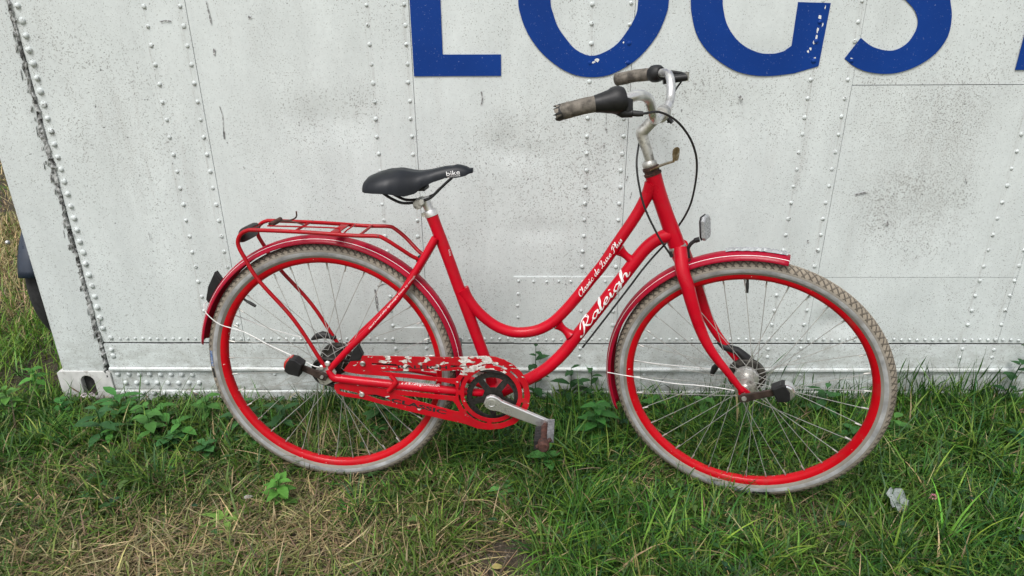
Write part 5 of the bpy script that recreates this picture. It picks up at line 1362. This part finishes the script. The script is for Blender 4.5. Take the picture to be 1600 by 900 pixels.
put_ = put('long_grass', blades('long_grass', P, ln, RNG.uniform(0.0030, 0.0066, n), (np.abs(RNG.normal(0.60, 0.30, n)), az), RNG.uniform(0.4, 1.7, n), tn, 5))
tag(put_, 'clumps of long arching green grass blades', kind='stuff')
# dark grass standing against the container, thickened to stand in for contact shade
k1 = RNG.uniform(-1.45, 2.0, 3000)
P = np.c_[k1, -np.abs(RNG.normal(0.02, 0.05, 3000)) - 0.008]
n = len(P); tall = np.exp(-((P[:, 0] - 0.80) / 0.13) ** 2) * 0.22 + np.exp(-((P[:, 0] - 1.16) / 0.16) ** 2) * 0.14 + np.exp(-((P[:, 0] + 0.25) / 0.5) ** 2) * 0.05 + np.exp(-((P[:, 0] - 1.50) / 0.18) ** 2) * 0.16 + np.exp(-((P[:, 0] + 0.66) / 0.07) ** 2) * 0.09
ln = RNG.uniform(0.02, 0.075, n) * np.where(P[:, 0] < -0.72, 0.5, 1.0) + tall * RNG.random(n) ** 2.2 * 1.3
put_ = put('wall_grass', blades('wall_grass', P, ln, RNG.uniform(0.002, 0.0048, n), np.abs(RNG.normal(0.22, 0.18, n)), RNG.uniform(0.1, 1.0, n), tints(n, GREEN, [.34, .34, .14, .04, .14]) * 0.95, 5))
tag(put_, 'taller dark green grass along the foot of the container, thickened to stand in for shade', kind='stuff')
# rough grass beside and behind the container's left end
P = np.concatenate([scatter(26000, -4.2, -1.62, -0.05, 2.2), scatter(20000, -7.5, -1.62, 2.0, 8.5)])
P = P[~((np.abs(P[:, 0] + 1.77) < 0.16) & (P[:, 1] > 0.06) & (P[:, 1] < 0.55) & (RNG.random(len(P)) < 0.7))]
n = len(P)
dr = np.clip((P[:, 1] - 0.30) * 2.2, 0, 1) * 0.86 + 0.1 * fsum(P[:, 0], P[:, 1], 2.2, 33)
mixk = (RNG.random(n) < dr)[:, None]
tint = np.where(mixk, tints(n, STRAW, [.40, .24, .08, .18, .10]) * 1.15, tints(n, GREEN[[1, 2, 3, 3, 2]]) * 1.35)
ln = RNG.uniform(0.05, 0.13, n) * np.where(mixk[:, 0], 1.0, 1.25)
put_ = put('rough_grass', blades('rough_grass', P, ln, RNG.uniform(0.003, 0.006, n) * (1 + P[:, 1] * 0.25), np.abs(RNG.normal(0.7, 0.45, n)), RNG.uniform(0.1, 1.2, n), tint, 3))
tag(put_, 'rough dry grass receding past the left end of the container', kind='stuff')

# low round leaves through the lawn
def leaflet(c, az, tilt, L, W, fold=0.25):
    """an ovate leaf of twelve triangles with a folded midrib, from its stalk end"""
    d = Vector((math.cos(az) * math.cos(tilt), math.sin(az) * math.cos(tilt), math.sin(tilt)))
    s = Vector((-math.sin(az), math.cos(az), 0)); u = s.cross(d) * -1
    if u.z < 0: u = -u
    sta = [(0, 0.0), (0.18, 0.62), (0.42, 1.0), (0.70, 0.72), (1.0, 0.0)]
    vs = []
    for tt, ww in sta:
        dr = -0.28 * tt * tt * L
        m_ = c + d * (L * tt) + Vector((0, 0, dr))
        vs += [m_ + s * (W * ww * 0.5) + u * (fold * W * ww * 0.5), m_, m_ - s * (W * ww * 0.5) + u * (fold * W * ww * 0.5)]
    fs = []
    for i in range(4):
        fs += [(i * 3, i * 3 + 1, i * 3 + 4, i * 3 + 3), (i * 3 + 1, i * 3 + 2, i * 3 + 5, i * 3 + 4)]
    return vs, fs
def tinted(b, name, cols, parent=None):
    me = bpy.data.meshes.new(name); me.from_pydata([tuple(q) for q in b.v], [], b.f)
    at = me.color_attributes.new('tint', 'FLOAT_COLOR', 'POINT')
    at.data.foreach_set('color', np.c_[np.array(cols), np.ones(len(cols))].ravel().astype(np.float32))
    me.materials.append(M['leaf']); me.polygons.foreach_set('use_smooth', [True] * len(me.polygons))
    return put(name, me, parent)
b = MB(); cols = []
P = scatter(2600, -1.8, 2.0, -1.05, -0.02); P = P[view_ok(P)]
P = P[RNG.random(len(P)) < np.clip(0.75 - dryness(P[:, 0], P[:, 1]), 0.05, 1) * (0.4 + 0.6 * (fsum(P[:, 0], P[:, 1], 6, 55) > 0)) * (1 - 1.1 * worn(P[:, 0], P[:, 1]))]
for x, y in P:
    z = float(ground_z(np.array([x]), np.array([y]))[0]) + random.uniform(0.012, 0.045)
    k = random.choice((1, 3, 3)); a0 = random.uniform(0, 6.28); L = random.uniform(0.008, 0.02)
    cc = np.array(random.choice(((0.03, 0.095, 0.022), (0.05, 0.13, 0.03), (0.025, 0.08, 0.035), (0.09, 0.16, 0.04)))) * random.uniform(0.8, 1.25)
    for j in range(k):
        vs, fs = leaflet(Vector((x, y, z)), a0 + j * 2.09, random.uniform(-0.1, 0.5), L * (1.6 if k == 1 else 1), L * 0.85)
        b.add(vs, fs); cols += [cc] * len(vs)
o = tinted(b, 'ground_leaves', cols); tag(o, 'small clover and weed leaves scattered through the grass', kind='stuff')

# broad-leaved weeds one can tell apart
def weed(name, pos, h, n, L, W, col, label, cat='weed', group=None, lean=(0, 0), whorl=True, seed=0, parts='leaf'):
    rr = random.Random(seed); h = h + (0.045 if h > 0.015 else 0.02); n = int(n * 1.4); col = tuple(min(c * 1.6, 0.3) for c in col)
    root = tag(empty(name, (pos[0], pos[1], float(ground_z(np.array([pos[0]]), np.array([pos[1]]))[0]))), label, cat, group)
    top_ = Vector((lean[0], lean[1], h))
    if h > 0.02:
        b = MB().tube(spl([(0, 0, -0.01), (lean[0] * 0.3, lean[1] * 0.3, h * 0.55), tuple(top_)], 4), lerp_list([0.0022, 0.0018, 0.001], 9), 6)
        tinted(b, 'stem', [np.array(col) * 0.8] * len(b.v), root)
    for i in range(n):
        f = (i + 0.7) / n
        base = Vector((lean[0] * f * f, lean[1] * f * f, max(h * (0.15 + 0.85 * f), 0.004)))
        az = i * 2.4 + rr.uniform(-0.3, 0.3); k = rr.uniform(0.75, 1.2) * (1.0 if f < 0.75 else 0.72)
        vs, fs = leaflet(base, az, rr.uniform(0.1, 0.55) if h > 0.02 else rr.uniform(0.15, 0.45), L * k, W * k)
        b = MB().add(vs, fs)
        c_ = np.array(col) * rr.uniform(0.8, 1.25)
        tinted(b, 'leaf', [c_ * (0.92 if j % 3 == 1 else 1.0) for j in range(len(vs))], root)
    return root
WP = [(-0.6657, -0.558), (-0.8009, -0.617), (-1.1463, -0.3486), (-1.1, -0.2964), (-0.9711, -0.3284), (-1.3588, -0.1114), (-1.5349, -0.1314), (0.2314, -0.2488), (0.318, -0.2819), (-0.467, -0.1637), (-0.3774, -0.1259), (-0.0605, -0.4814), (0.0748, -0.3787), (1.0393, -0.2444), (1.7088, 0.0149), (0.0447, -0.0171), (0.1667, 0.0084), (0.2219, -0.0039), (0.7151, -0.4625), (-1.4322, -0.403), (-1.7308, -0.1131), (-1.752, 0.0523), (1.5292, -0.2752), (-0.1641, -0.1057)]
LB = 0.045
weed('nettle_weed', WP[0], 0.055, 12, 0.050, 0.026, (0.07, 0.21, 0.03), 'bright green toothed weed on bare earth below the rear wheel', seed=1)
weed('dandelion', WP[1], 0.0, 11, 0.070, 0.016, (0.10, 0.24, 0.035), 'bright yellow-green weed rosette left of the nettle-like weed', seed=2)
weed('creeping_weed', WP[3], 0.02, 9, 0.048, 0.034, (0.03, 0.095, 0.028), 'dark round-leaved creeper left of the rear wheel', seed=3)
weed('creeping_weed', WP[4], 0.018, 8, 0.045, 0.032, (0.035, 0.105, 0.03), 'small round-leaved creeper close beside the rear tyre', seed=4)
weed('dock_plant', WP[5], 0.05, 8, 0.105, 0.034, (0.035, 0.12, 0.028), 'long-leaved dock plant at the foot of the corner casting', seed=5)
weed('clover_plant', WP[6], 0.05, 10, 0.035, 0.024, (0.04, 0.14, 0.03), 'pale-flowered leafy weed left of the corner casting', seed=6)
weed('tall_weed', WP[7], 0.10, 14, 0.070, 0.036, (0.032, 0.12, 0.022), 'large leafy green weed between the pedal and the front wheel', seed=7)
weed('dock_plant', WP[9], 0.04, 8, 0.085, 0.046, (0.028, 0.085, 0.022), 'broad-leaved dock seen through the rear wheel spokes', seed=9)
weed('plantain', WP[11], 0.0, 4, 0.055, 0.026, (0.07, 0.19, 0.05), 'pale plantain leaves in the grass right of the rear wheel', seed=11)
weed('plantain', WP[12], 0.02, 5, 0.060, 0.036, (0.045, 0.14, 0.03), 'green plantain leaves just below the rusty pedal', seed=12)
weed('wall_weed', (0.045, -0.045), 0.20, 9, 0.052, 0.026, (0.014, 0.05, 0.014), 'dark leafy shoot against the container behind the crank', seed=15)
weed('wall_weed', (0.165, -0.05), 0.12, 7, 0.070, 0.030, (0.012, 0.042, 0.012), 'dark leafy shoot against the container below the curved down tube', seed=16)
weed('wall_weed', (0.235, -0.04), 0.11, 6, 0.055, 0.024, (0.015, 0.05, 0.014), 'small dark leafy shoot right of the one below the curved down tube', seed=17)
weed('bindweed_shoot', (1.63, -0.05), 0.21, 8, 0.05, 0.030, (0.018, 0.06, 0.018), 'arching dark-leaved shoot against the container at the right edge', seed=18, lean=(0.05, 0))
weed('leafy_weed', WP[20], 0.07, 12, 0.060, 0.032, (0.07, 0.17, 0.03), 'yellow-green leafy weed in the grass at the left edge', seed=20)
weed('leafy_weed', WP[21], 0.06, 10, 0.050, 0.028, (0.06, 0.18, 0.03), 'bright leafy weed just left of the container corner', seed=21)
weed('plantain', WP[13], 0.02, 6, 0.06, 0.03, (0.03, 0.10, 0.025), 'plantain leaves seen through the front wheel', seed=13)
weed('creeping_weed', WP[22], 0.02, 8, 0.05, 0.03, (0.02, 0.075, 0.026), 'dark leafy creeper in the grass near the right edge', seed=22)

# small broad-leaved weeds along the foot of the container: four kinds, copied
kinds = []
for k_ in range(4):
    rt = weed('broadleaf_weed', (-1.30 + 0.13 * k_, -0.15 - 0.04 * (k_ % 2)), 0.035 + 0.012 * k_, 7, 0.050 + 0.006 * k_, 0.026 + 0.003 * (k_ % 3), ((0.034, 0.110, 0.022), (0.042, 0.130, 0.024), (0.050, 0.140, 0.028), (0.028, 0.088, 0.026))[k_],
              'small dark broad-leaved weed in the grass along the foot of the container', group='broad-leaved weeds along the container', seed=40 + k_)
    kinds.append(rt)
rr = random.Random(77)
for i in range(22):
    src = kinds[i % 4]; c_ = src.copy(); COL.objects.link(c_)
    x = (rr.uniform(-1.35, -0.75) if i % 3 == 0 else rr.uniform(-0.75, 1.75)); y = (-0.12 if x < -0.7 else -0.06) - abs(rr.gauss(0, 0.09))
    c_.location = (x, y, float(ground_z(np.array([x]), np.array([y]))[0])); c_.rotation_euler = (0, 0, rr.uniform(0, 6.28)); sc_ = rr.uniform(0.65, 1.15); c_.scale = (sc_, sc_, sc_)
    for ch in list(src.children):
        d_ = ch.copy(); COL.objects.link(d_); d_.parent = c_

# flowering and dry stalks
def stalk(name, pos, top_, col, label, head=True, seed=1, r=0.0011):
    rr = random.Random(seed); z = float(ground_z(np.array([pos[0]]), np.array([pos[1]]))[0])
    root = tag(empty(name, (pos[0], pos[1], z)), label, 'grass stalk', 'dry grass stalks')
    T = Vector(top_)
    pts = spl([(0, 0, -0.005), tuple(T * 0.5 + Vector((rr.uniform(-.01, .01), 0, 0.012))), tuple(T)], 5)
    b = MB().tube(pts, lerp_list([r, r, r * 0.6], len(pts)), 6); tinted(b, 'stem', [np.array(col)] * len(b.v), root)
    if head:
        b = MB()
        for i in range(12):
            q = pts[-1].lerp(pts[-4], i / 11); b.sphere(q + Vector((rr.uniform(-.002, .002), rr.uniform(-.002, .002), 0)), 0.0024, 6, 4, (0.7, 0.7, 1.5))
        tinted(b, 'seed_head', [np.array(col) * 1.1] * len(b.v), root)
SP = [(-0.2238, -0.5498), (0.3874, -0.6794), (-0.2807, -0.7609), (-0.2315, -0.7709), (0.0067, -0.6591), (-0.1423, -0.2845), (-1.1893, -0.1673), (0.4581, -0.4212), (-0.3809, -0.7404), (-0.223, -0.3805), (0.8381, -0.0621)]
stalk('grass_stalk', SP[0], (0.035, 0.01, 0.12), (0.36, 0.33, 0.14), 'pale seed stalk leaning right beneath the chain guard', seed=1)
stalk('grass_stalk', SP[1], (-0.06, 0.10, 0.10), (0.22, 0.30, 0.09), 'green seed stalk in front of the front wheel', seed=2)
stalk('grass_stalk', SP[2], (-0.02, 0.05, 0.10), (0.42, 0.36, 0.18), 'straw stalk standing at the bottom edge, left of the bare soil', seed=3, head=False)
stalk('grass_stalk', SP[3], (-0.03, 0.04, 0.13), (0.42, 0.36, 0.18), 'second straw stalk crossing the first at the bottom edge', seed=4, head=False)
stalk('grass_stalk', SP[4], (-0.09, 0.07, 0.06), (0.40, 0.34, 0.18), 'bent straw stalk arching over the bare soil', seed=5, head=False)
stalk('grass_stalk', SP[6], (-0.05, 0.03, 0.07), (0.33, 0.31, 0.18), 'pale seed stalk leaning left beside the corner casting', seed=6)
stalk('grass_stalk', SP[9], (0.004, 0.02, 0.13), (0.40, 0.38, 0.20), 'upright straw stalk behind the pedal', seed=7, head=False)

# litter and flowers
LP = [(1.0062, -0.5671), (1.1158, -0.5562), (1.6125, -0.1643), (1.5773, -0.2415), (-0.0771, -0.7841), (-1.2086, -0.5823), (1.2597, -0.6729), (-1.5216, -0.0403), (-1.4899, -0.0443), (0.6833, -0.504), (-0.7746, -0.5535)]
def gz(q): return float(ground_z(np.array([q[0]]), np.array([q[1]]))[0])
rr = random.Random(8); vs, fs = [], []
for i in range(7):
    for k in range(7):
        x, y = (i - 3) * 0.0125 * (1 - 0.05 * abs(k - 3)), (k - 3) * 0.0115 * (1 - 0.07 * abs(i - 3)); vs.append((x, y * 0.8, 0.045 + 0.55 * y + 0.006 * math.sin(i * 1.3) + 0.005 * math.sin(k * 1.9 + i) + rr.uniform(-0.002, 0.002)))
for i in range(6): fs += [(i * 7 + k, i * 7 + 7 + k, i * 7 + 8 + k, i * 7 + k + 1) for k in range(6)]
t = NT('translucent_plastic'); t.set(Base_Color=(0.48, 0.53, 0.51), Roughness=0.35, Transmission_Weight=0.5, IOR=1.15); M['plastic'] = t.m
o = MB().add(vs, fs).build('plastic_scrap', 'plastic', None, True); o.location = (LP[0][0], LP[0][1], gz(LP[0])); o.rotation_euler = (0.1, 0.2, 0.6)
md = o.modifiers.new('thickness', 'SOLIDIFY'); md.thickness = 0.0012
tag(o, 'crumpled clear plastic scrap lying in the grass below the front wheel', 'litter')
M['pink'] = simple('pink_petals', (0.52, 0.20, 0.26), 0.7, var=0.25, scale=200)
M['pale_petal'] = simple('pale_petals', (0.70, 0.62, 0.64), 0.6, var=0.1, scale=200)
M['brown_petal'] = simple('faded_petals', (0.36, 0.20, 0.15), 0.8, var=0.3, scale=200)
def flower(q, m, label, r=0.010, h=0.05, seed=1):
    rr = random.Random(seed); root = tag(empty('clover_flower', (q[0], q[1], gz(q))), label, 'flower')
    b = MB().tube([(0, 0, 0), (0, 0, h)], 0.0012, 6); tinted(b, 'stem', [np.array((0.05, 0.12, 0.03))] * len(b.v), root)
    b = MB()
    for i in range(38):
        a, e = rr.uniform(0, 6.28), rr.uniform(-0.3, 1.5); d_ = Vector((math.cos(a) * math.cos(e), math.sin(a) * math.cos(e), math.sin(e)))
        vs, fs = leaflet(Vector((0, 0, h)) + d_ * r * 0.35, a, e, r * 0.8, r * 0.35); b.add(vs, fs)
    b.build('flower_head', m, root)
flower(LP[1], 'pink', 'pink clover flower in the grass right of the plastic scrap', seed=1)
flower(LP[2], 'brown_petal', 'faded clover flower against the container at the right edge', 0.010, 0.06, 2)
flower(LP[3], 'pale_petal', 'pale clover flower just below the faded one at the right edge', 0.009, 0.05, 3)
flower(LP[7], 'pale_petal', 'pale pink flower left of its twin under the corner casting', 0.010, 0.045, 4)
flower(LP[8], 'pale_petal', 'pale pink flower right of its twin under the corner casting', 0.010, 0.045, 5)
def fallen(q, col, L, W, az, label, z=0.02, name='fallen_leaf'):
    vs, fs = leaflet(Vector((0, 0, 0)), az, 0.12, L, W, 0.15); b = MB().add(vs, fs)
    o = tinted(b, name, [np.array(col)] * len(vs)); o.location = (q[0], q[1], gz(q) + z); tag(o, label, 'leaf')
fallen(LP[4], (0.42, 0.36, 0.13), 0.034, 0.020, 0.2, 'yellow fallen leaf on the bare soil at the bottom edge')
fallen(LP[6], (0.42, 0.42, 0.38), 0.045, 0.012, -0.7, 'pale dead leaf in the grass at the lower right', 0.04)
fallen(LP[10], (0.42, 0.40, 0.36), 0.030, 0.018, 0.6, 'whitish dead leaf beside the nettle-like weed', 0.03)
# small stones on the bare soil
b = MB(); rr = random.Random(12)
for i in range(160):
    x, y = SOIL[0] + rr.gauss(0, 0.09), SOIL[1] + rr.gauss(0, 0.06); r = rr.uniform(0.001, 0.0035)
    b.sphere((x, y, gz((x, y)) + r * 0.3), r, 6, 4, (1, rr.uniform(0.6, 1), 0.6))
M['stone'] = simple('small_stones', (0.16, 0.135, 0.11), 0.9, var=0.3, scale=100)
o = b.build('pebbles', 'stone'); tag(o, 'tiny pebbles on the bare soil patch', kind='stuff')
